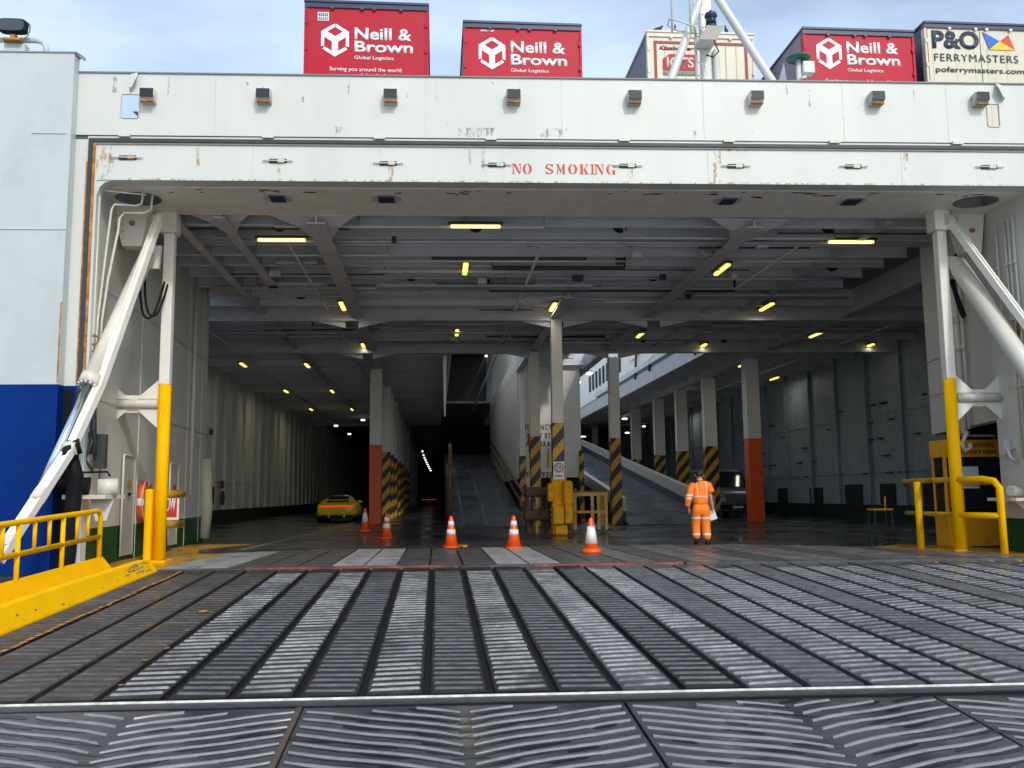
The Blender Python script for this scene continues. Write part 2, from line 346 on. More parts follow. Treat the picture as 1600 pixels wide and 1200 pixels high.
# hinge bar between the two ramp sections
b = MB(); b.box(-6, 13, 7.108, 7.125, zr(7.1)-.05, zr(7.1)+.010, fn=S); b.mi = 1; b.box(-6, 13, 6.93, 7.095, zr(7.1)-.08, zr(7.1)-.001, fn=S); b.mi = 3; b.box(-6, 13, 6.903, 6.93, zr(7.0)-.08, zr(7.0)-.004, fn=S)
b.mi = 2; b.box(-6, 13, 7.13, 7.2, zr(7.1)-.12, zr(7.1)-.02, fn=S)
struct(b.build('ramp_hinge', [mat('bright_steel_edge', (.80, .80, .76), .45, 0, var=.3, scale=11), mat('hinge_plate_dark', (.045, .047, .054), .4, spec=.35, var=.5, scale=7, stretch=(1, 3, 1)), BLACK, BLACK]))
# fore plates with chevron ribs
b = MB()
b.box(-9, 14, -6, 6.9, 0, .2, fn=lambda x, y, z: (x, y+K*x*(y > 0), zf(y)-.25+z))
struct(b.build('ramp_base', BLACK))
JX = [-5.66, -3.32, -.97, 1.38, 3.72, 6.06, 8.4]
b = MB()
for k in range(len(JX)-1):
    xa, xb = JX[k]+.012, JX[k+1]-.012
    b.mi = 0
    for (p, q) in ((-4, 6.9),):
        b.hexa([(xa, p, zf(p)-.045), (xb, p, zf(p)-.045), (xb, q+K*xb, zf(q)-.045), (xa, q+K*xa, zf(q)-.045), (xa, p, zf(p)), (xb, p, zf(p)), (xb, q+K*xb, zf(q+K*xb)), (xa, q+K*xa, zf(q+K*xa))])
    mid = (xa+xb)/2
    y = 3.4
    b.mi = 1
    while y < 7.2:
        for sgn in (-1, 1):
            nseg = 7; L = (xb-xa)/2-.03
            pts = []
            for t in range(nseg+1):
                u = t/nseg; xx = mid + sgn*(.035+u*(L-.035)); yy = y + .40*(u**.85) + .012*sin(u*9+y*3) + K*xx
                pts.append((xx, yy, .5 if 0 < t < nseg else .18))
            for t in range(nseg):
                (xx0, yy0, f0), (xx1, yy1, f1) = pts[t], pts[t+1]
                if max(yy0, yy1)+.05 > 6.9+K*xx1: continue
                if sgn < 0: (xx0, yy0, f0), (xx1, yy1, f1) = pts[t+1], pts[t]
                hw0, hw1 = .021*(.5+f0), .021*(.5+f1)
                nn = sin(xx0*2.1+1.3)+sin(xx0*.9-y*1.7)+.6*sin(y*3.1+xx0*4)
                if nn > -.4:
                    g0 = .012+.016*max(0, nn); b.mi = 2  # dark strip paints a contact shadow on the rib's near side
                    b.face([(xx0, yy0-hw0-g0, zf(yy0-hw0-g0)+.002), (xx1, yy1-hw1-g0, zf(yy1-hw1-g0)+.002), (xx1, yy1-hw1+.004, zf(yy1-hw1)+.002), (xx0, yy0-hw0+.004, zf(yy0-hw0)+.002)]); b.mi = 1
                b.hexa([(xx0, yy0-hw0, zf(yy0)-.002), (xx1, yy1-hw1, zf(yy1)-.002), (xx1, yy1+hw1, zf(yy1)-.002), (xx0, yy0+hw0, zf(yy0)-.002),
                        (xx0, yy0-hw0*.5, zf(yy0)+.011), (xx1, yy1-hw1*.5, zf(yy1)+.011), (xx1, yy1+hw1*.5, zf(yy1)+.011), (xx0, yy0+hw0*.5, zf(yy0)+.011)])
        for sgn in (-1, 1):
            for u in range(10):
                uu = (u+.5)/10; xx = mid+sgn*uu*((xb-xa)/2-.05); nzv = sin(xx*2.1+1.3)+sin(xx*.9-y*1.7)+.6*sin(y*3.1+xx*4)
                if rnd.random() < .10+.34*max(0, nzv): 
                    yy = y+.40*(uu**.85)+.1+K*xx+rnd.uniform(-.02, .02); L_ = rnd.uniform(.06, .20); h_ = rnd.uniform(.015, .04)
                    if yy+h_ > 6.88+K*xx: continue
                    b.mi = 2; b.face([(xx+L_*cos(a*pi/5)*rnd.uniform(.75, 1.1), yy+h_*sin(a*pi/5)*rnd.uniform(.7, 1.15)+sgn*.34*L_*cos(a*pi/5), zf(yy+h_*sin(a*pi/5)+sgn*.34*L_*cos(a*pi/5))+.0025) for a in range(10)]); b.mi = 1
        y += .158
struct(b.build('ramp_surface', [FORE, FRIB, mat('wet_patch_rib_shade', (.010, .010, .013), .22, var=.3)]))  # last material serves wet patches and the painted rib shadows
b = MB(); b.beam((-.985, 3, zf(3)+.008), (-.985, 6.9, zf(6.9)+.008), .035, .02)
struct(b.build('timber_joint', BROWN))
# end flap: fingers lying on the deck
fl = thing('ramp_flap', 'row of flat steel finger plates at the top of the ramp', 'ramp flap', (2.3, 18, 0))
x = -4.56; i = 0; WF = .556
while x < 12.2:
    xa, xb = x+.02, x+WF-.02
    yb = 21.2 + K*x if x > -2.9 else 20.6+(x+4.6)*.45
    ya = 15.35 + K*x
    if x > 6.5: yb = min(yb, 21.1-(x-6.5)*.75)
    if x > 8.9: yb = min(yb, 19.0-(x-8.9)*1.95)
    if yb > ya+.3:
        f = MB().hexa([(xa, ya, -.02 if yb < ya else .012), (xb, ya, .012), (xb, yb, .012), (xa, yb, .012), (xa, ya, .062), (xb, ya, .062), (xb, yb, .022), (xa, yb, .022)]).build('flap_plate', FLAPM[0 if (i*7) % 5 in (0, 2) else 1] if x < 3 else FLAPM[2 if i % 3 else 1], fl)
    x += WF; i += 1
b = MB(); b.box(-3.1, .35, 15.22, 15.42, .0, .075, fn=S); b.box(1.6, 4.1, 15.22, 15.42, .0, .072, fn=S); b.build('red_edge_strip', REDW, fl)
b = MB(); b.box(.4, 1.55, 15.22, 15.40, .0, .07, fn=S); b.box(4.15, 11.5, 15.22, 15.40, 0, .07, fn=S); b.box(-4.5, -3.15, 15.22, 15.4, 0, .07, fn=S); b.build('edge_strip', PLT[1], fl)

# yellow kerb and railing along the left edge of the ramp
kb = thing('ramp_kerb', 'thick yellow steel kerb along the open left edge of the ramp', 'kerb', (XL, 10, -.2))
b = MB(); ys = [-2, 7.2, 12, 15.75]
def kz(y): return zr(y) if y > 7.1 else zf(y)
prof = lambda y, s=1: [(XL+.03, kz(y)-.05), (XL+.02, kz(y)+.02), (XL-.09, kz(y)+.25*s), (XL-.17, kz(y)+.27*s), (XL-.19, kz(y)-.3)]
R0 = None
for y, s in ((-2, 1), (7.15, 1), (9, 1), (12, .98), (14.9, .85), (15.3, .70)):
    R1 = [b.bm.verts.new((px, y, pz)) for px, pz in prof(y, s)]
    if R0:
        for q in range(5): b.bm.faces.new([R0[q], R0[(q+1) % 5], R1[(q+1) % 5], R1[q]])
    else: b.bm.faces.new(R1)
    R0 = R1
b.bm.faces.new(R0)
b.build('kerb_face', YEL, kb, bevel=.012)
SCUFF = mat('scuffed_primer', (.16, .17, .12), .7, var=.4, scale=14)
for k in range(34):
    u = rnd.uniform(.15, .9); yy = rnd.choice([rnd.uniform(13.9, 15.0), rnd.uniform(14.2, 15.0), rnd.uniform(8.5, 14)]); ln = rnd.uniform(.02, .22) if yy > 13.8 else rnd.uniform(.01, .05); hh = rnd.uniform(.006, .016)
    P = []
    for a in range(8):
        uu = u+hh*3*sin(a*pi/4)*rnd.uniform(.5, 1.3); y_k = yy+ln*cos(a*pi/4)*rnd.uniform(.7, 1.2)
        P.append((XL+.02-.11*uu+.004, y_k, kz(y_k)+.02+(.25*(1-.05*max(0, y_k-12))-.02)*uu+.003))
    b = MB(); b.face(P); b.build('paint_scuff', SCUFF, kb)
b = MB(); b.hexa([(XL-.22, 6, kz(7.2)-.1), (XL-.20, 6, kz(7.2)-.1), (XL-.20, 14.5, kz(14.5)-.1), (XL-.22, 14.5, kz(14.5)-.1), (XL-.46, 6, kz(7.2)+.40), (XL-.44, 6, kz(7.2)+.40), (XL-.44, 14.15, kz(14.1)+.37), (XL-.46, 14.15, kz(14.1)+.37)])
b.build('toe_plate', YEL, kb)
rl = thing('yellow_railing', 'yellow tubular safety railing standing on the ramp kerb beside the blue hull', 'railing', (XL-.45, 10, .2))
XRL = XL-.46
def rz_(y, h): return kz(max(y, 7.2)) + h
b = MB(); b.tube([(XRL, 4, rz_(7.2, 1.08)-.1), (XRL, 8, rz_(8, 1.08)), (XRL, 13.9, rz_(13.9, 1.05)), (XRL, 14.0, rz_(14, 1.03)), (XRL, 14.06, rz_(14.05, .96)), (XRL, 14.06, rz_(14, .25))], .036, 10); b.build('top_rail', YEL, rl)
b = MB(); b.tube([(XRL, 4, rz_(7.2, .71)-.1), (XRL, 8, rz_(8, .71)), (XRL, 14.06, rz_(14.0, .67))], .034, 10); b.build('mid_rail', YEL, rl)
for y, full in ((8.8, 1), (9.25, 0), (9.7, 0), (10.1, 1), (10.6, 0), (11.0, 0), (11.4, 1), (11.85, 0), (12.28, 0), (12.71, 1), (13.19, 0), (13.59, 0)):
    b = MB(); b.tube([(XRL, y, rz_(y, .2 if full else .71)), (XRL, y, rz_(y, 1.07))], .032 if full else .026, 8); b.build('railing_post', YEL, rl)

# ------------------------------------------------------------------ the ferry
fy = thing('ferry', 'large white and blue car ferry with its stern open onto the car deck', 'ferry', (2.5, 16, 0))
Y0 = 16.0
# stern header: girder box, bulwark with two cut-out windows
def SS(x, y, z): return (x, y + K*x, z)
b = MB()
b.box(-6.22, 11.4, Y0, Y0+.35, 6.87, 7.685, fn=SS)
b.build('stern_header', WHITE, fy)
b = MB()
xs = [-6.48, -5.66, -5.34, 10.38, 10.62, 13.2]; zs = [7.70, 8.02, 8.47, 8.86]
for i in range(5):
    for j in range(3):
        if i in (1, 3) and j == 1: continue
        b.box(xs[i], xs[i+1], Y0-.012, Y0+.03, zs[j], zs[j+1], fn=SS)
bw = b.build('stern_bulwark', WHITE, fy)
b = MB(); b.box(-6.48, 13.2, Y0-.04, Y0+.10, 8.86, 8.885, fn=SS); b.build('bulwark_cap', mat('cap_dark_edge', (.20, .21, .21), .5, var=.1), fy)
b = MB(); b.box(-6.48, 13.2, Y0-.016, Y0+.04, 7.687, 7.698, fn=SS); b.build('bulwark_hinge_line', DGREY, fy)
# window rims
for xw in (-5.5, 10.5):
    wd = .16 if xw < 0 else .12
    b = MB()
    pts = [SS(xw+sx*wd, Y0-.018, 8.245+sz*.225) for sx, sz in ((-1, -.9), (-1, .9), (-.8, 1), (.8, 1), (1, .9), (1, -.9), (.8, -1), (-.8, -1))]
    b.tube(pts, .012, 6, closed=True); b.build('window_rim', CREAM, fy)
# outer frame to the left and right of the opening
b = MB(); b.box(-6.62, -6.03, Y0+.001, Y0+.25, -3, 7.62, fn=SS); b.build('stern_frame_post', WHITE, fy)
b = MB(); b.box(11.50, 13.2, Y0+.001, Y0+.25, .66, 7.62, fn=SS); b.build('stern_frame_post', WHITE, fy)
b = MB(); b.box(11.50, 13.2, Y0-.003, Y0+.25, -1, .66, fn=SS); b.build('frame_dado', GREEN, fy)
b = MB(); b.prism([SS(-6.03, Y0+.02, 6.87), SS(-6.03, Y0+.02, 6.60), SS(-5.99, Y0+.02, 6.74), SS(-5.90, Y0+.02, 6.83), SS(-5.76, Y0+.02, 6.87)], (0, .2, 0)); b.build('corner_gusset', WHITE, fy)
# rubber seal
b = MB(); b.box(-6.19, 11.6, Y0-.055, Y0-.002, 7.56, 7.625, fn=SS); b.box(-6.19, -6.12, Y0-.055, Y0-.002, 1.4, 7.56, fn=SS); b.build('door_seal', mat('seal_rubber', (.035, .037, .042), .5, var=.3), fy)
b = MB(); b.box(-6.19, 11.6, Y0-.03, Y0-.003, 7.528, 7.557, fn=SS); b.build('seal_channel', mat('seal_channel_grey', (.28, .29, .29), .5, var=.15), fy)
b = MB(); b.box(-6.225, -6.192, Y0-.03, Y0-.004, 3.2, 7.2, fn=SS); b.box(-6.118, -6.075, Y0-.03, Y0-.004, 3.2, 7.53, fn=SS); b.build('rust_edge', RUST, fy)
# rust streak material: noise-masked
def streak(name, col):
    m = mat(name, col, .8, var=.3, scale=9); n = m.node_tree.nodes; l = m.node_tree.links
    g = n.new('ShaderNodeNewGeometry'); mpn = n.new('ShaderNodeMapping'); mpn.inputs['Scale'].default_value = (9, 9, 3.5); l.new(g.outputs['Position'], mpn.inputs[0])
    t = n.new('ShaderNodeTexNoise'); t.inputs['Scale'].default_value = 1; t.inputs['Detail'].default_value = 5; l.new(mpn.outputs[0], t.inputs['Vector'])
    r = n.new('ShaderNodeMapRange'); r.inputs['From Min'].default_value = .50; r.inputs['From Max'].default_value = .80; r.inputs['To Max'].default_value = .8; t.inputs['Roughness'].default_value = .75; l.new(t.outputs['Fac'], r.inputs['Value'])
    l.new(r.outputs[0], n['Principled BSDF'].inputs['Alpha'])
    return m
STK = streak('rust_streaks', (.55, .30, .06))
b = MB()
for (xa, xb, za, zb) in ((-6.05, -5.75, 6.90, 7.5), (-.87, -.78, 6.9, 7.18), (5.1, 5.25, 6.9, 7.5), (8.7, 8.8, 7.15, 7.5), (-2.9, -2.8, 6.9, 7.2), (3.5, 3.6, 6.9, 7.18), (10.3, 10.42, 6.9, 7.2), (-4.3, -4.24, 7.15, 7.5), (-5.62, -5.3, 7.71, 7.98), (10.4, 10.7, 7.71, 7.98), (5.3, 5.9, 7.5, 7.53)):
    b.box(xa, xb, Y0-.005, Y0-.002, za, zb, fn=SS)
b.box(-6.0, 11, Y0-.006, Y0-.003, 6.872, 6.90, fn=SS)
b.build('rust_streak', STK, fy)
SCR = streak('scratches', (.30, .31, .29))
b = MB()
for (xa, xb) in ((-1.9, -1.7), (.4, 1.1), (1.9, 2.4), (4.6, 4.8)):
    b.box(xa, xb, Y0-.016, Y0-.0135, 7.72, 7.9, fn=SS)
for k in range(14):
    xx = rnd.uniform(-4, 10); zz = rnd.uniform(7.8, 8.7); b.box(xx, xx+.04, Y0-.016, Y0-.0135, zz, zz+rnd.uniform(.04, .12), fn=SS)
b.build('scratch_marks', SCR, fy)
b = MB()
for k in range(16):
    xx = rnd.uniform(-6, 10.8); zz = rnd.choice([8.8, 8.8, 7.5]); ln = rnd.uniform(.12, .5); yo = Y0-.0152 if zz > 8 else Y0-.0045
    b.box(xx, xx+rnd.uniform(.02, .07), yo-.001, yo, zz-ln, zz, fn=SS)
b.build('grime_run', streak('grime_runs', (.42, .42, .36)), fy)
b = MB()
for xx in (-4.0, -.2, 2.3, 4.95, 7.6, 9.6): b.box(xx, xx+.012, Y0-.015, Y0-.011, 7.71, 8.86, fn=SS)
for xx in (-3.3, 1.2, 5.0, 8.66): b.box(xx, xx+.01, Y0-.004, Y0-.001, 6.89, 7.53, fn=SS)
b.build('plate_seam', mat('seam_grey', (.52, .55, .53), .5, var=.1), fy)
for xx in (-5.57, -3.03, -1.03, 1.0, 3.45, 5.4, 7.4, 9.75):
    box_('hinge_tab', CREAM, fy, xx-.10, xx+.10, Y0-.07, Y0-.02, 7.655, 7.715, fn=SS)
# recessed latches
for xx, zz in ((-5.51, 7.28), (-2.85, 7.24), (-.87, 7.21), (1.1, 7.2), (3.51, 7.2), (5.52, 7.21), (7.74, 7.22), (10.34, 7.23)):
    b = MB(); pts = []
    for a in range(12):
        t = a*pi/6; pts.append(SS(xx + (.13 if cos(t) > 0 else -.13) + .035*cos(t), Y0-.02, zz+.042*sin(t)))
    b.prism(pts, (0, .018, 0)); lt = b.build('stern_latch', DARK, fy)
    MB().tube([SS(xx-.27, Y0-.03, zz), SS(xx+.27, Y0-.03, zz)], .012, 6).build('latch_rod', CREAM, lt)
    box_('latch_plate', RUST if xx < -5 else CREAM, lt, xx+.0, xx+.12, Y0-.036, Y0-.022, zz-.032, zz+.03, fn=SS)
    xx2 = xx
GLY = {  # stencil serif capitals on a 10 x 14 grid: polygons
 'N': [[(0,0),(3,0),(3,.8),(2.1,.8),(2.1,14),(0,14),(0,13.2),(1.1,13.2),(1.1,.8),(0,.8)], [(1.6,14),(4.2,14),(8.9,2.2),(8.9,0),(7.6,0),(2.4,12)], [(7,14),(10,14),(10,13.2),(9.6,13.2),(9.6,3),(9.2,3),(8.6,13.2),(7,13.2)]],
 'I': [[(1.5,0),(8.5,0),(8.5,1),(6.6,1),(6.6,13),(8.5,13),(8.5,14),(1.5,14),(1.5,13),(3.4,13),(3.4,1),(1.5,1)]],
 'K': [[(0,0),(4.6,0),(4.6,.9),(3.7,.9),(3.7,13.1),(4.6,13.1),(4.6,14),(0,14),(0,13.1),(1,13.1),(1,.9),(0,.9)], [(4.3,6.2),(8,13.1),(6.8,13.1),(6.8,14),(10,14),(10,13.1),(9,13.1),(6.2,8.3),(9.2,.9),(10,.9),(10,0),(6,0),(6,.9),(6.5,.9),(5,5.4)]],
 'M': [[(0,0),(2.6,0),(2.6,.8),(1.9,.8),(1.9,12),(1.1,12.6),(1.1,.8),(0,.8)], [(0,14),(2.9,14),(5.4,4.5),(4.6,1),(1.6,12.8),(0,13.2)], [(5.2,1),(5.9,5),(7,9.6),(7,.8),(6.2,.8),(6.2,0),(10,0),(10,.8),(9.3,.8),(9.3,13.2),(10,13.2),(10,14),(7.4,14),(5.1,4.6)]],
}
def arc(cx, cy, rx, ry, a0, a1, tx, ty, n=10):
    o = [(cx+rx*cos(radians(a0+(a1-a0)*k/n)), cy+ry*sin(radians(a0+(a1-a0)*k/n))) for k in range(n+1)]
    i_ = [(cx+(rx-tx)*cos(radians(a0+(a1-a0)*k/n)), cy+(ry-ty)*sin(radians(a0+(a1-a0)*k/n))) for k in range(n+1)]
    return o+i_[::-1]
GLY['O'] = [arc(5,7,5,7.2,98,262,2.7,.9), arc(5,7,5,7.2,-82,82,2.7,.9)]
GLY['G'] = [arc(5.2,7,5.2,7.2,98,262,2.7,.9), arc(5.2,7,5,7.2,20,82,1.3,.9), [(6,0),(9.6,0),(9.6,5.2),(10.2,5.2),(10.2,6),(5.8,6),(5.8,5.2),(6.9,5.2),(6.9,1),(6,.8)]]
GLY['S'] = [arc(4.8,10.3,4.2,3.9,20,200,2.0,1.0), arc(5,3.9,4.4,4.1,-150,20,2.2,1.0), [(.7,9.4),(2.9,9.4),(9.3,5.2),(9.3,3.6),(7.2,4.2),(1.2,8)], [(8.2,14),(9,14),(9,9.8),(8.2,9.8)], [(.8,0),(1.6,0),(1.6,4.4),(.8,4.4)]]
b = MB()
wsp = 163/1.90
for ch, px_ in zip('NOSMOKING', (799, 816, 851, 869, 888, 906, 922.5, 930, 948.5)):
    wd = 14.5 if ch != 'I' else 9; x_0 = 1.375+(px_-799)/wsp*.995
    if ch == 'I': x_0 = 1.375+(921.5-799)/wsp
    for poly in GLY[ch]:
        b.prism([SS(x_0+px2/10*wd/wsp, Y0-.006, 7.035+pz2/14*.19) for px2, pz2 in poly], (0, .003, 0))
b.build('no_smoking_lettering', REDT, fy)
# lifting eyes on bulwark
for xx, r in ((-5.46, 1), (10.62, -1)):
    b = MB(); b.prism([SS(xx-.05*r, Y0-.03, 8.84), SS(xx+.05*r, Y0-.05, 8.86), SS(xx+.07*r, Y0-.16, 8.72), SS(xx-.02*r, Y0-.14, 8.55), SS(xx-.06*r, Y0-.03, 8.52)], (.03, 0, 0)); b.build('lifting_eye', WHITE, fy)

# left hull block
b = MB(); b.box(-40, -6.43, 15.76, 15.985, 3.17, 9.12, fn=SS); b.box(-40, -6.9, 15.987, 16.6, 3.17, 9.119, fn=SS); b.build('hull_side', HULLW, fy)
b = MB(); b.box(-40, -6.43, 15.76, 15.985, -4.6, 3.168, fn=SS); b.box(-40, -6.9, 15.987, 16.6, -4.6, 3.168, fn=SS); b.build('hull_side_blue', BLUE, fy)
b = MB(); b.box(-40, -6.41, 15.74, 16.0, 9.121, 9.145, fn=SS); b.box(-40, -6.88, 16.001, 16.62, 9.121, 9.145, fn=SS); b.prism([SS(-6.409, 15.74, 9.145), SS(-6.33, 15.95, 9.145), SS(-6.33, 15.95, 9.08), SS(-6.409, 15.8, 9.11)], (0, .05, 0)); b.build('hull_cap', mat('cap_grey', (.30, .31, .32), .5, var=.1), fy)  # hull cap in one even grey
b = MB(); b.box(-7.1, -6.5, 15.745, 15.759, 7.62, 7.632, fn=SS); b.box(-40, -6.432, 15.745, 15.759, 5.88, 5.892, fn=SS); b.build('hull_seam', mat('hull_seam_grey', (.50, .54, .55), .5, var=.1), fy)
b = MB(); b.box(-6.46, -6.435, 15.752, 15.756, 3.2, 4.6, fn=SS); b.build('rust_edge', RUST, fy)
b = MB(); b.tube([SS(-9, 15.9, 9.42), SS(-7.15, 15.9, 9.42), SS(-7.05, 15.9, 9.38), SS(-7.0, 15.9, 9.3), SS(-6.98, 15.9, 9.13)], .05, 8); b.build('vent_pipe', HULLW, fy)
b = MB(); b.box(-6.62, -6.2, Y0-.004, Y0+.2, -3.5, 3.17, fn=SS); b.build('stern_frame_blue', BLUE, fy)
b = MB(); b.box(-6.42, -6.25, Y0-.012, Y0+.1, -3.4, 3.1, fn=SS); b.build('recess_shade_strip', BLACK, fy)  # black strip paints the shaded recess beside the hull

# overhang ceiling plate with light recesses
b = MB(); b.box(-6.2, 11.5, Y0+.35, 18.0, 6.86, 6.94, fn=SS); b.build('overhang_ceiling', PLATE, fy)
def recess(x, y, rx, ry, kind):
    b = MB(); n = 20 if kind == 'oval' else 12
    pts = [SS(x+rx*cos(2*pi*i/n), y+ry*sin(2*pi*i/n), 6.845) for i in range(n)]
    b.mi = 0; b.prism(pts, (0, 0, .013))
    if kind == 'hatch':
        b.mi = 1; b.box(x-rx*.5, x+rx*.5, y-ry*.55, y+ry*.55, 6.822, 6.843, fn=SS)
    b.build('ceiling_recess', [mat('recess_blue', (.03, .05, .085), .25, var=.2) if kind == 'oval' else GIRD, mat('recess_glass', (.035, .055, .10), .2, var=.3)], fy)
recess(-5.62, 17.0, .42, .38, 'oval'); recess(-3.0, 16.9, .28, .3, 'hatch'); recess(-.95, 16.9, .30, .3, 'hatch'); recess(5.65, 16.9, .28, .3, 'hatch'); recess(8.1, 16.9, .30, .3, 'hatch'); recess(10.6, 16.9, .42, .36, 'oval')
b = MB()
for k in range(40):
    xx = rnd.uniform(-5, 10.6); yy = Y0+.4+abs(rnd.gauss(0, .16)); r = rnd.uniform(.02, .09)
    b.prism([SS(xx+r*rnd.uniform(.6, 2)*cos(t*pi/4), yy+r*.6*rnd.uniform(.3, 1)*sin(t*pi/4), 6.853) for t in range(8)], (0, 0, .006))
b.build('rust_patch', mat('peeled_rust_patch', (.07, .025, .02), .8, var=.4), fy)

# deckhead, transverse beams, longitudinal girders
b = MB()
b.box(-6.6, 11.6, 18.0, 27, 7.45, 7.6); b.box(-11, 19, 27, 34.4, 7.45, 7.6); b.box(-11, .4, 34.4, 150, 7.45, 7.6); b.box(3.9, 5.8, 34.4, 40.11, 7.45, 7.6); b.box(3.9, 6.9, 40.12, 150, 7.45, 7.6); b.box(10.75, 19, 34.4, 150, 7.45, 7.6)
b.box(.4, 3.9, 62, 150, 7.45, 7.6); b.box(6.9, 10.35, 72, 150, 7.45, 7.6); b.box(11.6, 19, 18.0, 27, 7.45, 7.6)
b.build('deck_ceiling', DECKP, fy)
b = MB(); b.box(-11.2, 19.2, 25.6, 26.0, 7.62, 7.9, fn=SS); b.box(-6.6, 13.2, Y0+.36, 26, 7.62, 7.9, fn=SS); b.box(-11, 0.3, 26.1, 60, 7.62, 7.9); b.box(10.6, 19, 26.1, 60, 7.62, 7.9); b.box(.3, 10.6, 26.1, 34.3, 7.62, 7.9)
b.build('upper_deck', DECKH, fy)
def beam_part(name, xa, xb, y, zb=6.92, web=.5, fl_=.16, m=DECKH):
    b = MB(); b.box(xa, xb, y-.012, y+.012, zb+.02, 7.45, fn=SS); b.box(xa, xb, y-fl_/2, y+fl_/2, zb, zb+.02, fn=SS)
    return b.build(name, m, fy)
yb = 18.9; k = 0
while yb < 34:
    x0, x1 = (-6.5, 11.5) if yb < 26.7 else (-10, 18)
    if abs(yb-27.8) > .5: beam_part('ceiling_beam', x0, x1, yb, zb=6.92+rnd.uniform(-.03, .05), fl_=.14)
    yb += 1.18; k += 1
for Y in (27.9, 34.4):
    b = MB(); b.box(-10, 18, Y-.02, Y+.02, 6.62, 7.45, fn=SS); b.box(-10, 18, Y-.15, Y+.15, 6.59, 6.62, fn=SS)
    for px in (-2.6, 3.75, 6.8):
        for s in (-1, 1): b.prism([SS(px+s*.2, Y-.03, 6.6), SS(px+s*1.2, Y-.03, 6.6), SS(px+s*.2, Y-.03, 6.38)], (0, .06, 0))
    b.build('deep_beam', GIRD, fy)
yb = 36
while yb < 76:
    for xa, xb in (((-10, .35), (3.95, 5.8), (10.8, 18)) if yb < 40 else ((-10, .35), (3.95, 6.85), (10.8, 18))):
        beam_part('ceiling_beam', xa, xb, yb, fl_=.16)
    yb += 2.0 if yb < 50 else 3.5
def girder(x, y0, y1, w, zb=6.68, m=GIRD, flare=False):
    b = MB(); b.box(x-.015, x+.015, y0, y1, zb+.03, 7.45); b.box(x-w/2, x+w/2, y0, y1, zb, zb+.03)
    if flare:
        b.prism([(x-w/2-.75, y0, zb+.17), (x-w/2-.25, y0+.35, zb+.05), (x-w/2, y0+1.1, zb+.001), (x+w/2, y0+1.1, zb+.001), (x+w/2+.25, y0+.35, zb+.05), (x+w/2+.6, y0, zb+.17)], (0, 0, .028))
    b.build('ceiling_girder', m, fy)
girder(-2.42, 18.05, 120, .38, flare=True); girder(3.7, 24.8, 60, .30); girder(6.6, 17.9, 75, .34, flare=True)
girder(-5.3, 18.2, 60, .20, 6.8); girder(-4.35, 18.15, 25.2, .22, 6.8, flare=True); girder(12.9, 20.3, 90, .3); girder(9.6, 18, 34.2, .16, 6.86)
girder(10.72, 34.6, 75, .24, 6.7); girder(.42, 34.6, 62, .2, 6.7)
# clutter under the ceiling: pipes, cable trays, boxes
for (xa, ya, xb, yb_, z, r) in ((-6.3, 19.9, 11.3, 19.9, 6.86, .035), (-6.3, 20.05, 11.3, 20.05, 6.84, .025), (-6, 24.3, 6, 24.3, 6.82, .04), (-1, 24.45, 11, 24.45, 6.84, .03), (-9, 31, 17, 31, 6.8, .05), (-9, 30.2, 17, 30.2, 6.82, .03), (2.4, 20, 2.4, 60, 6.85, .04), (-3.3, 20, -3.3, 60, 6.86, .03), (-7.6, 27, -7.6, 70, 6.8, .05), (8.3, 20, 8.3, 34, 6.84, .03), (15.4, 27, 15.4, 70, 6.8, .05)):
    MB().tube([SS(xa, ya, z), SS(xb, yb_, z) if xa != xb else (xb, yb_, z)], r, 8).build('ceiling_pipe', GIRD, fy)
for (xa, xb, y, z, wd) in ((-1.6, 4.2, 24.05, 6.78, .35), (-4.6, -2.9, 24.0, 6.8, .3), (-.6, 3.2, 29.3, 6.72, .5), (4.4, 9.0, 29.3, 6.72, .5), (-8, -3.4, 32.1, 6.8, .4), (7.4, 12, 25.4, 6.82, .35), (-3.9, -2.9, 21.9, 6.84, .25)):
    b = MB(); b.box(xa, xb, y, y+wd, z, z+.02, fn=SS); b.box(xa, xb, y, y+.02, z, z+.09, fn=SS); b.box(xa, xb, y+wd-.02, y+wd, z, z+.09, fn=SS); b.build('cable_tray', GIRD, fy)
for k in range(46):
    yy = 18.9+1.18*rnd.randrange(0, 13)+rnd.choice([-.16, .18, .5]); xa = rnd.uniform(-6, 8); L_ = rnd.uniform(1.5, 7); zz = rnd.uniform(6.80, 6.90); r_ = rnd.choice([.015, .02, .035, .05])
    b = MB(); b.tube([SS(xa, yy, zz+.3), SS(xa, yy, zz), SS(min(xa+L_, 11), yy, zz), SS(min(xa+L_, 11), yy, zz+.3)] if k % 3 else [SS(xa, yy, zz), SS(min(xa+L_, 11), yy, zz)], r_, 6); b.build('ceiling_pipe', rnd.choice([GIRD, DGREY, DGREY, CREAM, DECKH]), fy)
for k in range(40):
    yy = 18.9+1.18*rnd.randrange(0, 12); xx = rnd.uniform(-6, 11); b = MB(); b.prism([SS(xx, yy-.014, 7.44), SS(xx+.3*rnd.choice([0, 0, 1, -1]), yy-.014, 6.96), SS(xx+.03, yy-.014, 6.96), SS(xx+.03, yy-.014, 7.44)], (0, -.05, 0)); b.build('beam_stiffener', DECKH, fy)
for k in range(26):
    xx = rnd.uniform(-5.5, 10.8); yy = rnd.uniform(19.2, 33.5); s = rnd.uniform(.1, .3)
    box_('junction_box', rnd.choice([GIRD, DGREY, CREAM, GIRD]), fy, xx, xx+s, yy, yy+s*.6, 6.78, 6.93, bevel=.01)
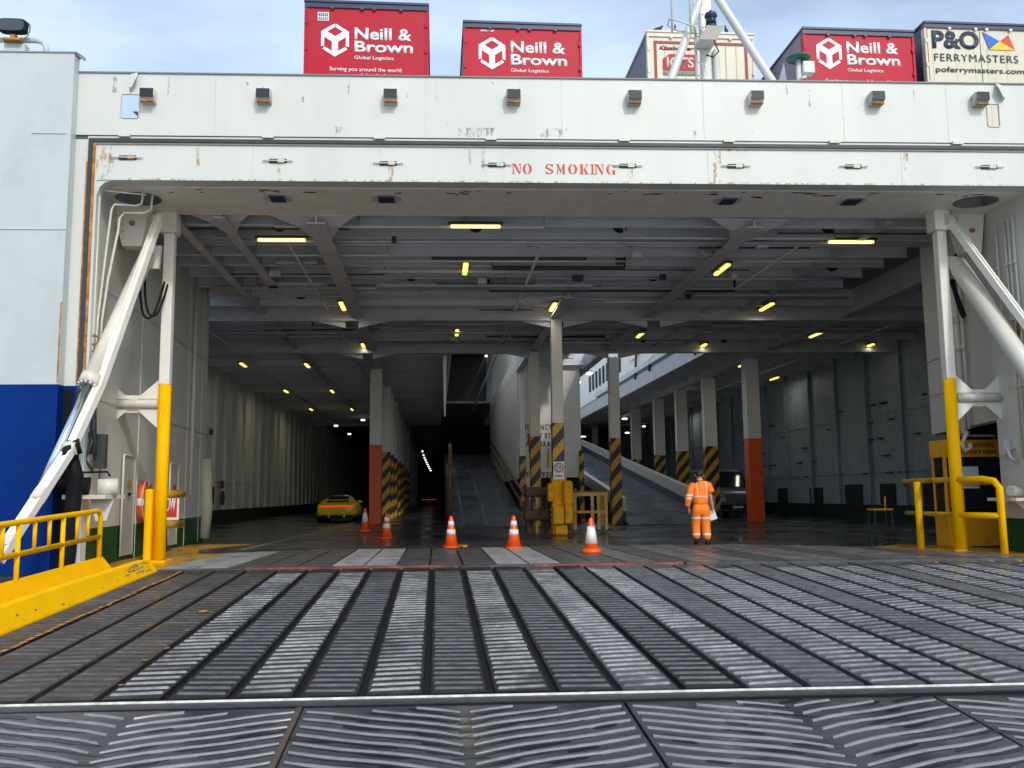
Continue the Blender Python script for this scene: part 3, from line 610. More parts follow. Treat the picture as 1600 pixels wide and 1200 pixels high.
for k in range(22):
    xx = rnd.uniform(-5.5, 10.8); yy = 18.9+1.18*rnd.randrange(0, 12)-.02
    b = MB(); b.prism([SS(xx+.22*cos(t*pi/8), yy, 7.42-.3*sin(t*pi/8)) for t in range(9)], (0, .004, 0)); b.build('beam_lightening_hole', DARK, fy)

# side houses (thick walls beside the opening)
b = MB(); b.prism([(-6.10, Y0+.25+.2, .70), (-6.58, 26.65, .70), (-6.58, 26.65, 7.45), (-6.10, Y0+.25+.2, 7.45)], (-.3, 0, 0)); b.build('side_wall', WALLS, fy)
b = MB(); b.prism([(-6.095, Y0+.25+.2, -.5), (-6.575, 26.64, -.5), (-6.575, 26.64, .70), (-6.095, Y0+.25+.2, .70)], (-.3, 0, 0)); b.build('wall_dado', GREEN, fy)
def wx(y, o=0): return -6.10 - (y-16.45)*.0471 + o
for y in (19.7, 22.0, 24.2, 25.9):
    b = MB(); b.beam((wx(y), y, .02), (wx(y), y, 7.4), .02, .03, up=(1, 0, 0)); b.build('wall_seam', WALLS, fy)
b = MB(); b.tube([(wx(y, .02), y, 3.0-.0*(y)) for y in (16.6, 20, 26.4)], .008, 4); b.tube([(wx(y, .02), y, 5.1) for y in (16.6, 20, 26.4)], .008, 4); b.build('weld_line', GIRD, fy)
b = MB(); b.tube([(wx(24.6, .05), 24.6, 1.3), (wx(24.6, .05), 24.6, 6.9)], .05, 8); b.build('drain_pipe', WALLS, fy)
b = MB(); b.tube([(-6.5, 26.4, .1), (-6.44, 26.4, .9), (-6.5, 26.4, 2.3)], .16, 10); b.build('corner_bumper', mat('bumper_cream', (.55, .57, .42), .5, var=.1), fy)
def wall_door(y0, y1, z0, z1, tagm, name='wall_door'):
    b = MB(); b.prism([(wx(y0, .03), y0, z0), (wx(y1, .03), y1, z0), (wx(y1, .03), y1, z1), (wx(y0, .03), y0, z1)], (.012, 0, 0)); d = b.build(name, mat('door_grey_white', (.46, .48, .47), .45, var=.05), fy)
    b = MB(); 
    pts = [(wx(y0, .05), y0, z0), (wx(y0, .05), y0, z1-.05), (wx(y0, .05), y0+.05, z1), (wx(y1, .05), y1-.05, z1), (wx(y1, .05), y1, z1-.05), (wx(y1, .05), y1, z0)]
    b.tube(pts, .022, 6); b.build('door_frame', CREAM, d)
    box_('door_label', tagm, d, wx(y0, .046), wx(y0, .052), (y0+y1)/2-.12, (y0+y1)/2+.12, z1-.62, z1-.50)
    box_('door_latch', BLACK, d, wx(y0, .046), wx(y0, .07), (y0+y1)/2-.06, (y0+y1)/2+.06, z1-.80, z1-.74)
wall_door(18.55, 19.35, .1, 2.08, YELD); wall_door(22.35, 23.2, .1, 2.04, REDT)
b = MB(); b.prism([(wx(17.2, .03), 17.2, .9), (wx(17.7, .03), 17.7, .9), (wx(17.7, .03), 17.7, 2.0), (wx(17.2, .03), 17.2, 2.0)], (.02, 0, 0)); b.build('equipment_niche', GIRD, fy)
# conduits at the top left corner and down the seal side
b = MB()
b.tube([(-6.05, 16.5, 1.9), (-6.02, 16.5, 4.4), (-6.0, 16.6, 5.2), (-5.93, 16.6, 6.1), (-5.9, 16.6, 6.45), (-5.85, 16.6, 6.55), (-5.5, 16.7, 6.56), (-5.42, 16.75, 6.62), (-5.4, 16.75, 6.84)], .022, 8)
b.tube([(-6.05, 16.7, 1.9), (-6.02, 16.7, 4.4), (-5.98, 16.8, 5.2), (-5.84, 16.8, 6.1), (-5.82, 16.8, 6.35), (-5.74, 16.8, 6.46), (-5.42, 16.85, 6.47), (-5.3, 16.9, 6.55), (-5.28, 16.9, 6.84)], .024, 8)
b.tube([(-6.03, 16.35, 2.2), (-6.03, 16.35, 6.8)], .018, 6); b.tube([(-5.98, 16.4, 6.74), (-5.3, 16.6, 6.74)], .015, 6)
b.build('conduit_run', CREAM, fy)
b = MB()
for k in range(4): b.tube([(-6.0, 17.2+k*.12, 6.6-k*.13), (-6.25, 21.5+k*.2, 6.5-k*.13)], .016, 6)
b.build('wall_conduit', WALLS, fy)
for (yy, zz) in ((16.42, 4.05), (16.42, 3.9), (16.42, 3.78)):
    b = MB(); b.tube([(-6.12, yy, zz), (-6.0, yy-.1, zz+.03), (-5.9, yy, zz-.02), (-5.92, yy, zz-.14)], .02, 6); b.build('rusty_clamp', RUST, fy)
# right side wall: forward part to the deck, aft part over the booth
b = MB(); b.prism([(11.22, Y0-.36, .66), (11.28, 17.448, .66), (11.28, 17.448, 7.45), (11.22, Y0-.36, 7.45)], (.25, 0, 0)); b.prism([(11.30, 17.45, 2.62), (11.5, 20.28, 2.50), (11.5, 20.28, 7.45), (11.30, 17.45, 7.45)], (.25, 0, 0)); b.build('side_wall', WALLS, fy)
b = MB(); b.prism([(11.215, Y0-.36, -.4), (11.275, 17.45, -.4), (11.275, 17.45, .66), (11.215, Y0-.36, .66)], (.25, 0, 0)); b.build('wall_dado', GREEN, fy)
b = MB(); b.box(11.76, 18, 20.15, 20.28, 2.5, 7.45); b.box(13, 18, 20.15, 20.28, 0, 2.5); b.box(11.54, 13.2, 17.46, 17.52, 0, 7.45); b.box(13.1, 13.2, 17.53, 20.14, 0, 7.45); b.box(12.0, 13, 20.29, 20.35, 0, 2.45); b.build('side_house_wall', DGREY, fy)
b = MB(); b.tube([(11.3, 18.2, 3.4), (11.5, 21.2, 3.4)], .012, 4); b.tube([(11.3, 16.1, 4.5), (11.48, 21.2, 4.1)], .01, 4); b.build('weld_line', GIRD, fy)
for (yy, r, zt, zb) in ((18.55, .075, 6.3, 2.4), (18.35, .03, 5.9, 2.5)):
    b = MB(); b.tube([(11.24, yy, zt), (11.24, yy, zb)], r, 10); b.tube([(11.24, yy, 5.2), (11.24, yy, 4.8)], r*1.35, 10); b.tube([(11.22, yy-.02, 4.3), (11.22, yy-.02, 4.2)], r*1.4, 10); b.build('service_pipe', CREAM, fy)
b = MB(); b.tube([(11.26, 18.45, 2.45), (11.2, 18.45, 2.35), (11.1, 18.42, 2.2), (11.16, 18.42, 2.03), (11.28, 18.42, 2.1), (11.28, 18.42, 2.2)], .045, 8); b.build('crane_hook', CREAM, fy)
for k, yy in enumerate((16.35, 16.5, 16.62, 16.9)):
    b = MB(); b.tube([(11.2, yy, 1.8 if k < 3 else 4.6), (11.2, yy, 6.5)], .02, 6)
    for zz in (3.2, 4.5, 5.6): b.tube([(11.17, yy-.04, zz), (11.17, yy+.05, zz)], .025, 6)
    b.build('wall_conduit', CREAM, fy)
b = MB()
for k in range(5): b.tube([(11.25, 16.3, 4.45+.03*k), (11.15, 16.2, 4.6), (11.1, 16.3, 4.35-.05*k), (11.2, 16.45, 4.3)], .02, 6)
b.build('rusty_valve_cluster', RUST, fy)
b = MB(); b.tube([(11.25, 16.9, 2.0), (11.1, 16.9, 2.0), (11.08, 16.8, 1.85), (11.2, 16.8, 1.75)], .035, 8); b.box(11.1, 11.25, 17.0, 17.15, 1.9, 2.2); b.build('wall_valve', GIRD, fy)
# mooring bracket on the right
b = MB(); b.box(10.8, 11.3, 16.3, 17.2, 1.0, 1.06); b.prism([(10.9, 16.5, 1.0), (11.3, 16.5, 1.0), (11.3, 16.5, .66)], (0, .05, 0)); b.tube([(11.2, 16.7, 1.15), (10.9, 16.6, 1.2)], .1, 10); b.build('fairlead_bracket', CREAM, fy)

# hall walls
def hall_wall(x, y0, y1, sgn, m, name='hall_wall', zt=7.45, sp=2.1, dado=True, rib=.14):
    b = MB(); b.box(min(x, x+sgn*.2), max(x, x+sgn*.2), y0, y1, .65 if dado else 0, zt); wl = b.build(name, m, fy)
    if dado: box_('wall_dado', mat('dark_green_dado', (.01, .035, .022), .4, var=.1), fy, min(x-sgn*.01, x+sgn*.2), max(x-sgn*.01, x+sgn*.2), y0, y1, 0, .65)
    b = MB(); y = y0+.7; zz = rib
    while y < y1:
        b.box(min(x, x-sgn*rib), max(x, x-sgn*rib), y-.03, y+.03, .66, zt); b.box(min(x-sgn*rib, x-sgn*(rib+.02)), max(x-sgn*rib, x-sgn*(rib+.02)), y-.09, y+.09, .66, zt); y += sp
    b.box(min(x, x-sgn*.05), max(x, x-sgn*.05), y0, y1, 1.95, 2.0); b.box(min(x, x-sgn*.03), max(x, x-sgn*.03), y0, y1, 4.3, 4.33)
    b.build('wall_ribs', m, wl)
    return wl
hw = hall_wall(-10.1, 26.8, 149.9, -1, WALLI)
for k, y in enumerate((33.2, 35.3, 37.4, 39.5, 41.6)):
    for z in (2.4, 4.1):
        b = MB(); b.lathe((-9.95, y-.6, z), [(.13, 0), (.13, .12)], 14, axis=(1, 0, 0)); b.build('fan_vent', DGREY, hw)
b = MB(); b.box(-9.96, -9.9, 41.0, 41.9, .95, 1.7); b.lathe((-9.95, 43.6, 1.2), [(.33, 0), (.33, .06)], 18, axis=(1, 0, 0)); b.box(-9.96, -9.92, 43.3, 43.8, 1.65, 2.0); b.build('wall_fire_point', mat('faded_maroon', (.12, .05, .05), .6, var=.3, scale=12), hw)
WD = mat('hall_wall_shaded', (.31, .38, .42), .5, var=.12, scale=1.6, stretch=(1, 1, .4), dirt=(.12, .12, .12), dirt_amt=.6, dirt_scale=4, dpos=.52)  # darker copy of the hall wall paint, shade of the right wall put into colour
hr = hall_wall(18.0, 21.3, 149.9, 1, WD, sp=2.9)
for (ya, yb_, zt) in ((34.6, 35.8, 1.5), (37.4, 39.0, 1.5), (41.4, 42.8, 1.4), (31.5, 32.5, 1.5), (45.5, 47, 1.4), (49, 50, 1.5)):
    box_('vent_opening', DARK, hr, 17.94, 17.99, ya, yb_, .67, zt)
for k in range(40):
    y = rnd.uniform(29, 52); z = rnd.choice([1.9, 2.6, 3.3, 4.0, 4.7]); box_('wall_bracket', DGREY, hr, 17.85, 17.98, y, y+rnd.uniform(.1, .5), z, z+.06)
b = MB(); b.box(-11, 19, 150, 150.5, 0, 14); b.build('end_wall', DGREY, fy)
# central casing with ribbed side, running forward on the left lane
cw = MB().box(-2.95, -2.75, 47, 130, 0, 7.4).build('casing_wall', WALLI, fy)
b = MB(); y = 48
while y < 128: b.box(-2.75, -2.62, y-.05, y+.05, .1, 7.3); y += 1.6
b.build('wall_ribs', WALLI, cw)
# casing face between the ramps, with lettering
b = MB(); b.box(3.62, 6.9, 40.0, 40.1, 6.8, 10.5); b.box(3.62, 6.35, 40.0, 40.1, 1.95, 6.8); b.box(3.92, 4.15, 39.96, 40.0, .3, 1.95); b.box(6.35, 6.4, 40, 60, 1.9, 7.4); b.box(3.55, 3.6, 40, 60, 1.9, 7.4); cs = b.build('casing_wall', mat('casing_white', (.80, .79, .72), .5, var=.06, scale=2), fy)
text('casing_lettering', 'EMERGENCY', BLKT, cs, 3.68, 5.1, 4.05, 4.3, 39.985, bold=.02, fn=lambda x, y, z: (x, y, z), spacing=1.3)
text('casing_lettering', 'ONLY BY', BLKT, cs, 4.05, 5.05, 3.68, 3.93, 39.985, bold=.02, fn=lambda x, y, z: (x, y, z), spacing=1.3)
text('casing_lettering', 'HANDBRAKE', BLKT, cs, 3.75, 5.35, 3.31, 3.56, 39.985, bold=.02, fn=lambda x, y, z: (x, y, z), spacing=1.3)
text('casing_lettering', '1', BLKT, cs, 3.98, 4.03, 1.98, 2.2, 39.985, bold=.02, fn=lambda x, y, z: (x, y, z))
text('casing_lettering', '920', BLKT, cs, 4.62, 5.12, 1.98, 2.2, 39.985, bold=.02, fn=lambda x, y, z: (x, y, z), spacing=1.2)
box_('yellow_stripe', YELD, cs, 4.86, 4.97, 39.97, 39.985, 2.35, 3.25)
b = MB(); b.prism([(4.0, 39.96, 3.9), (4.18, 39.96, 3.9), (4.2, 39.96, 2.2), (4.14, 39.96, 2.2)], (0, .02, 0)); b.prism([(4.05, 39.94, 3.15), (4.25, 39.94, 3.15), (4.22, 39.94, 2.5)], (0, .02, 0)); b.build('red_wedge', MAROON, cs)
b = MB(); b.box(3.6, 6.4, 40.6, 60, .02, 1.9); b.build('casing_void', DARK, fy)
# wells over the fixed ramps: bright upper walls
WELL = mat('upper_casing_white', (.93, .90, .82), .45, var=.08, scale=.8, stretch=(1, 1, .3), dirt=(.22, .21, .19), dirt_amt=.7, dirt_scale=.9, dpos=.60)
b = MB(); b.box(10.76, 10.9, 34.7, 75, 6.72, 10.6); b.build('upper_side_wall', WELL, fy)
b = MB()
for k in range(9): b.box(10.70, 10.75, 52+k*1.3, 52.5+k*1.3, 8.3, 9.4)
b.build('upper_wall_grille', DARK, fy)
b = MB(); b.tube([(10.7, 39+.35*k, 9.0-.02*k) for k in range(30)], .02, 4); b.tube([(10.66, 37.2, 9.2), (10.66, 36.6, 8.4), (10.66, 36.9, 7.2), (10.66, 36.4, 6.9)], .05, 6); b.tube([(10.66, 43.5, 7.9), (10.66, 44.3, 7.8), (10.66, 44.5, 7.3)], .07, 6); b.tube([(10.66, 47.2, 9.5), (10.66, 47.8, 7.3)], .06, 6); b.build('upper_pipes', DGREY, fy)
b = MB(); b.box(3.95, 4.1, 34.8, 46, 6.72, 9.3); b.box(3.95, 4.1, 46.002, 72, 7.61, 12.2); b.build('upper_side_wall', WELL, fy)
b = MB(); b.box(-10, .4, 62, 62.2, 7.9, 13); b.box(-10, 3.9, 48.001, 75, 12.2, 12.4); b.box(-10, 4.2, 72, 72.2, 7.62, 12.19); b.build('upper_deckhouse', DGREY, fy)
b = MB(); b.box(.50, .60, 34.9, 54, 6.8, 9.6); b.hexa([(.30, 35.6, 4.3), (.36, 35.6, 4.3), (.36, 35.7, 4.3), (.30, 35.7, 4.3), (.24, 35.6, 7.3), (.42, 35.6, 7.3), (.42, 35.7, 7.3), (.24, 35.7, 7.3)]); b.build('upper_side_wall', WELL, fy)  # tapered white piece added to imitate a slot of daylight

# fixed ramps inside the hall
RAMPM = mat('inner_ramp_surface', (.085, .09, .10), .35, var=.3, scale=2, dirt=(.10, .11, .12), dirt_amt=.6, dirt_scale=1.2, rvar=.12)
def inner_ramp(label, x0, x1, y0, y1, z1, kl, kr, loc):
    t = thing('inner_ramp', label, 'vehicle ramp', loc)
    b = MB(); b.hexa([(x0, y0, .01), (x1, y0, .01), (x1, y1, .01), (x0, y1, .01), (x0, y0, .02), (x1, y0, .02), (x1, y1, z1), (x0, y1, z1)]); b.build('ramp_surface', RAMPM, t)
    for x, hgt, m in ((x0, kl, CREAM), (x1, kr, CREAM)):
        if hgt:
            b = MB(); b.hexa([(x-.12, y0+1.0, .3+hgt*.3), (x+.12, y0+1.0, .3+hgt*.3), (x+.12, y1, z1+hgt*.55), (x-.12, y1, z1+hgt*.55), (x-.12, y0+1, .3+hgt), (x+.12, y0+1, .3+hgt), (x+.12, y1, z1+hgt), (x-.12, y1, z1+hgt)]); b.build('ramp_parapet', m, t)
            b = MB(); b.hexa([(x-.10, y0+1.0, 0), (x+.10, y0+1.0, 0), (x+.10, y1, 0), (x-.10, y1, 0), (x-.10, y0+1, .3+hgt*.3), (x+.1, y0+1, .3+hgt*.3), (x+.1, y1, z1+hgt*.55), (x-.1, y1, z1+hgt*.55)]); b.build('ramp_side', mat('ramp_side_green', (.012, .04, .03), .4, var=.1), t)
    return t
ir = inner_ramp('dark fixed ramp climbing into the ship between the orange booth side pillars, pale parapets on both edges', 7.4, 11.0, 34.9, 75, 5.4, .75, .75, (9.2, 35, 0))
ir['label'] = 'dark inner ramp with pale sloping parapets climbing beyond the worker in orange'
ir2 = inner_ramp('x', .55, 3.5, 34.9, 62, 4.0, 0, 0, (2, 35, 0))
ir2['label'] = 'dark inner ramp with thin brown handrails, left of the white lettered casing'
b = MB()
for k in range(3): b.hexa([(1.0+k*.9, 35, .03), (1.08+k*.9, 35, .03), (1.08+k*.9, 61, 3.86), (1.0+k*.9, 61, 3.86), (1.0+k*.9, 35, .045), (1.08+k*.9, 35, .045), (1.08+k*.9, 61, 3.88), (1.0+k*.9, 61, 3.88)])
b.build('grip_strip', mat('grip_strip_grey', (.14, .14, .15), .5, var=.3), ir2)
HR = mat('handrail_brown', (.20, .10, .07), .5, var=.2)
b = MB(); b.tube([(3.45, 35.2, .0), (3.45, 35.2, 1.1), (3.45, 61, 5.0)], .06, 8); b.tube([(3.45, 35.2, .6), (3.45, 61, 4.5)], .04, 8); b.build('handrail', HR, ir2)
b = MB(); b.tube([(.52, 35, .0), (.52, 35, 3.0), (.52, 36, 3.2)], .07, 8); b.build('handrail_post', HR, ir2)

# ------------------------------------------------------------------ stern posts (struts with guard rails)
def stern_post(label, x, y, s, gy):
    t = thing('stern_post', label, 'support post', (x, y, 0))
    box_('post_upper', PILW, t, x-.10, x+.10, y-.10, y+.10, 3.42, 6.45, bevel=.02)
    box_('post_head', PILW, t, x-.17, x+.15, y-.17, y+.17, 6.45, 6.86, bevel=.01)
    MB().tube([(x, y, .01), (x, y, 3.42)], .118, 20).build('post_lower', YEL, t)
    MB().tube([(x, y, .012), (x, y, .05), (x, y, .07)], [.150, .146, .12], 20).build('weld_foot', YELD, t)
    # horizontal stay to the hull with triangular gussets
    xa, xb = (x-.12, x-1.1) if s < 0 else (x+.12, x+1.1)
    MB().tube([(xa, y, 3.05), (xb, y, 3.05)], .085, 12).build('stay_tube', CREAM, t)
    b = MB()
    for (px, q) in ((xa, 1 if s > 0 else -1), (xb, -1 if s > 0 else 1)):
        for u in (1, -1):
            b.prism([(px, y+.02, 3.05+u*.10), (px+q*.42, y+.02, 3.05+u*.10), (px, y+.02, 3.05+u*.48)], (0, .025, 0))
    for u in (1, -1): b.box(min(xa, xb)+.02, max(xa, xb)-.02, y+.050, y+.075, min(3.05+u*.09, 3.05+u*.17), max(3.05+u*.09, 3.05+u*.17))
    b.build('gusset_plate', PILW, t)
    return t
p1 = stern_post('tall post at the left of the stern opening, white above and yellow below', -5.29, 18.15, -1, 1)
b = MB(); b.box(-5.56, -5.42, 18.0, 18.3, .01, 1.40); b.build('guard_post', YEL, p1, bevel=.05)
MB().tube([(-5.38, 18.3, 1.30), (-5.2, 19.3, 1.30)], .08, 10).build('guard_arm', YELD, p1)
MB().tube([(-5.38, 18.3, .70), (-5.2, 19.3, .70)], .08, 10).build('guard_arm', YELD, p1)
b = MB(); b.box(-5.65, -5.1, 17.85, 18.35, .012, .05); b.build('base_plate', YEL, p1)
p2 = stern_post('tall white and yellow post in front of the orange booth', 10.22, 17.25, 1, 1)
b = MB(); b.tube([(10.2, 17.2, 1.42), (10.45, 16.75, 1.42), (10.55, 16.55, 1.38), (10.6, 16.47, 1.25), (10.6, 16.45, .02)], .066, 12); b.build('guard_rail', YEL, p2)
MB().tube([(10.2, 17.2, .73), (10.6, 16.45, .73)], .06, 10).build('guard_arm', YEL, p2)
MB().tube([(10.25, 17.3, 1.42), (10.3, 19.4, 1.42), (10.35, 19.5, 1.35)], .055, 10).build('guard_arm', YELD, p2)
MB().tube([(10.25, 17.3, .73), (10.3, 19.4, .73)], .052, 10).build('guard_arm', YELD, p2)
MB().tube([(10.15, 18.6, 1.40), (10.15, 18.6, .0)], .072, 10).build('guard_post', YEL, p2)

# hydraulic rams of the stern ramp
def ram(label, top, bot, r, side, frac=.55):
    t = thing('hydraulic_ram', label, 'hydraulic ram', bot)
    top = Vector(top); bot = Vector(bot); d = (top-bot).normalized(); L = (top-bot).length; pm = bot + d*L*(1-frac)
    MB().tube([top-d*.35, pm], r, 20).build('cylinder_barrel', CREAM, t)
    b = MB(); b.lathe(pm, [(r*1.25, -.10), (r*1.25, .10)], 20, axis=d)
    a = d.cross(Vector((0, 1, 0))).normalized(); c = d.cross(a)
    for k in range(12): q = pm - d*.12 + a*(r*1.08*cos(k*pi/6)) + c*(r*1.08*sin(k*pi/6)); b.lathe(q, [(.022, -.02), (.022, .03)], 6, axis=d)
    b.build('barrel_flange', CREAM, t)
    MB().tube([pm, bot], r*.50, 16).build('piston_rod', CHROME, t)
    b = MB(); b.prism([top+Vector((-.16, -.05, -.1)), top+Vector((.16, -.05, -.1)), top+Vector((.12, -.05, -.55)), top+Vector((-.12, -.05, -.55))], (0, .1, 0)); b.build('clevis', CREAM, t)
    return t
ram('thick hydraulic cylinder and bright rod slanting down beside the blue hull at the left', (-5.44, 17.6, 6.15), (-6.22, 15.05, 1.45), .14, -1, .62)
ram('thick hydraulic cylinder slanting from the right ceiling corner of the stern out of view', (10.46, 17.35, 6.05), (11.05, 14.0, .9), .18, 1, .75)
def link(label, P, w, joints):
    t = thing('lifting_arm', label, 'lifting arm', P[-1])
    P = [Vector(p) for p in P]
    for p0, p1 in zip(P[:-1], P[1:]):
        MB().beam(p0, p1, w, .05, up=(0, 0, 1)).build('arm_web', PILW, t)
        d = (p1-p0).normalized(); a = d.cross(Vector((0, 0, 1))).normalized()
        for s in (-1, 1): MB().beam(p0+a*s*w*.5, p1+a*s*w*.5, .045, .12).build('arm_flange', PILW, t)
    p0, p1 = P[-2], P[-1]; d = (p1-p0).normalized(); a = d.cross(Vector((0, 0, 1))).normalized()
    for u in joints:
        c = p0.lerp(p1, u); MB().beam(c-d*.10, c+d*.10, w*1.3, .15).build('arm_joint', CREAM, t)
    MB().lathe(P[0], [(.11, -.12), (.11, .12)], 14, axis=a).build('pivot', CREAM, t)
    return t
link('white two-flanged lifting arm running from the left post head down to the yellow railing', [(-5.30, 17.4, 6.55), (-5.74, 16.0, 3.19), (-5.93, 15.45, 2.15)], .10, ())
link('lower white lifting arm running from the black boot down behind the yellow railing', [(-5.95, 15.4, 2.05), (-6.28, 13.8, .35)], .13, (.45, .85))
link('white lifting arm slanting from the right post head out past the hull wall', [(10.37, 17.1, 6.65), (11.05, 15.3, 3.5)], .12, ())
for (lab, x, y) in (('white tapered hinge bracket hanging beside the left post head', -5.85, 17.6), ('white tapered hinge bracket hanging beside the right post head', 10.95, 17.3)):
    b = MB(); b.prism([(x-.40, y, 6.86), (x+.30, y, 6.86), (x+.18, y, 6.05), (x-.18, y, 6.05)], (0, .3, 0)); b.mi = 1; b.lathe((x, y-.03, 6.5), [(.05, -.02), (.05, .03)], 8, axis=(0, 1, 0))
    tag(b.build('hinge_bracket', [PLATE, RUST]), lab, 'bracket')
for (lab, pts) in (('pair of black hydraulic hoses looping beside the left post', [(-5.6, 17.5, 5.75), (-5.66, 17.55, 5.2), (-5.6, 17.6, 4.7), (-5.5, 17.65, 4.62), (-5.4, 17.7, 4.75), (-5.36, 18.0, 5.3), (-5.3, 18.3, 6.0)]),
                   ('pair of black hydraulic hoses looping beside the right post', [(10.6, 17.4, 6.0), (10.52, 17.45, 5.4), (10.72, 17.5, 4.75), (10.78, 17.5, 4.7), (10.74, 17.5, 4.85), (10.62, 17.5, 5.2), (10.5, 17.6, 5.8)])):
    b = MB(); P = []
    for i in range(len(pts)-1):
        for q in range(4): P.append(Vector(pts[i]).lerp(Vector(pts[i+1]), q/4))
    for _ in range(3): P = [P[0]] + [(P[i-1]+P[i]*2+P[i+1])/4 for i in range(1, len(P)-1)] + [P[-1]]
    b.tube(P, .022, 8); b.tube([p+Vector((.07, .05, .05)) for p in P], .022, 8)
    tag(b.build('hydraulic_hose', BLACK), lab, 'hose')
# black boot and fairlead at the left frame
t = thing('mooring_bracket', 'cream steel shelf with a black cylinder and small motor on the left side wall', 'bracket', (-5.9, 16.4, 1.3))
b = MB(); b.prism([(-6.25, 15.9, 1.22), (-5.55, 15.9, 1.22), (-5.45, 16.6, 1.22), (-6.2, 16.6, 1.22)], (0, 0, .07)); b.prism([(-5.9, 16.2, 1.22), (-5.5, 16.2, 1.22), (-5.62, 16.2, .85), (-5.8, 16.2, .85)], (0, .06, 0)); b.build('shelf', CREAM, t)
MB().tube([(-6.42, 15.75, 1.46), (-6.3, 15.8, 1.47), (-6.05, 15.95, 1.44), (-5.85, 16.0, 1.42)], [.07, .10, .15, .17], 14).build('black_cylinder', BLACK, t)
MB().lathe((-6.46, 15.74, 1.46), [(.03, 0), (.085, .05)], 12, axis=(1, .2, 0)).build('steel_end', STEEL, t)
MB().tube([(-5.75, 16.1, 1.42), (-5.45, 16.2, 1.42)], [.14, .15], 14).build('motor', CREAM, t)
MB().tube([(-6.2, 16, 1.66), (-5.6, 16.1, 1.68), (-5.55, 16.1, 1.6)], .02, 6).build('lever', BLACK, t)
b = MB(); b.box(-6.0, -5.8, 16.5, 16.65, 1.75, 2.35); b.tube([(-6.0, 16.4, 2.9), (-5.95, 16.4, 2.0)], .06, 8); b.tube([(-6.1, 16.4, 2.5), (-5.95, 16.3, 2.2), (-6.05, 16.3, 1.9), (-5.95, 16.4, 1.7)], .025, 6); b.tube([(-6.15, 16.4, 2.7), (-6.05, 16.35, 2.4), (-6.1, 16.3, 2.0)], .025, 6); b.build('control_box', DGREY, t)
b = MB(); b.tube([(-6.08, 15.3, 1.75), (-5.98, 15.35, 2.0), (-5.86, 15.4, 2.12), (-5.82, 15.42, 1.95)], [.06, .10, .10, .05], 10); b.tube([(-6.0, 15.5, 2.0), (-5.93, 15.6, 1.6), (-6.0, 15.7, .9), (-6.08, 15.75, 0), (-6.1, 15.8, -1.5)], [.10, .13, .13, .14, .14], 10)
tag(b.build('rubber_boot', BLACK), 'black rubber boot hanging over the lifting arm against the blue hull', 'rubber boot')

# life ring
t = thing('life_ring', 'orange and white life ring hanging on the left side wall behind the yellow post', 'life ring', (-5.95, 20.05, 1.15))
b = MB(); R, r = .33, .075; n1, n2 = 40, 10
vv = [[b.bm.verts.new((-6.14 + r*sin(2*pi*j/n2), 19.95 + (R+r*cos(2*pi*j/n2))*cos(2*pi*i/n1)*.95, 1.15+(R+r*cos(2*pi*j/n2))*sin(2*pi*i/n1)*1.15)) for j in range(n2)] for i in range(n1)]
for i in range(n1):
    for j in range(n2):
        f = b.bm.faces.new([vv[i][j], vv[(i+1) % n1][j], vv[(i+1) % n1][(j+1) % n2], vv[i][(j+1) % n2]]); f.smooth = True; f.material_index = 1 if (i+1) % 10 in (0, 1) else 0
b.build('ring', [RED, DECAL], t)
b = MB(); b.tube([(-6.07, 19.95+.43*cos(a*pi/12), 1.15+.5*sin(a*pi/12)+(.03 if a % 6 else -.02)) for a in range(24)], .012, 6, closed=True); b.build('grab_rope', CREAM, t)
t = thing('slow_sign', 'red sign with white SLOW lettering on the side wall behind the left yellow post', 'sign', (-5.3, 22, 1.2))
xs0, xs1, ysg = -6.18, -5.70, 20.9
box_('sign_board', DECAL, t, xs0, xs1, ysg, ysg+.03, .74, 1.34)
box_('sign_face', REDT, t, xs0+.04, xs1-.04, ysg-.006, ysg-.002, .80, 1.29)
text('sign_lettering', 'SLOW', DECAL, t, xs0+.08, xs1-.07, .92, 1.25, ysg-.010, bold=.02, fn=lambda x, y, z: (x, y, z))
box_('sign_bracket', DGREY, t, -6.34, xs1, ysg+.035, ysg+.06, 1.0, 1.06)

# ------------------------------------------------------------------ pillars
def pillar(label, x, y, w, top, band, group, d=None, zt=3.4, z0=.01, flange=False):
    t = thing('pillar', label, 'pillar', (x, y, 0), group); d = d or w
    if flange:
        b = MB(); b.box(x-w/2, x-w/2+.035, y-d/2, y+d/2, z0, top); b.box(x-w/2+.036, x+w/2, y-d/2+.03, y+d/2-.03, z0, top); b.build('shaft', PILW, t)
        box_('painted_band', band, t, x-w/2-.004, x+w/2+.004, y-d/2-.004, y+d/2+.004, z0, zt)
    else:
        box_('shaft', PILW, t, x-w/2, x+w/2, y-d/2, y+d/2, z0, top, bevel=.02)
        box_('painted_band', band, t, x-w/2-.005, x+w/2+.005, y-d/2-.005, y+d/2+.005, z0, zt, bevel=.02)
    return t
GP = 'pillars holding up the car deck ceiling'
pc = pillar('white pillar with yellow guard boxes, hazard stripes and the 10 sign', 3.72, 27.8, .35, 6.62, STR, GP)
pillar('hazard striped white pillar just left of and behind the pillar with the 10 sign', 3.72, 34.3, .38, 6.62, STR, GP)
pillar('striped white pillar standing free between the pillar with the 10 sign and the worker', 7.05, 35.6, .40, 6.62, STR, GP)
pillar('white pillar with solid red lower half left of centre, beside the yellow sports car', -2.6, 39.5, .50, 6.68, RED, GP)
pillar('white pillar with solid red lower half right of the worker in orange', 12.95, 36.4, .55, 6.68, RED, GP, flange=True)
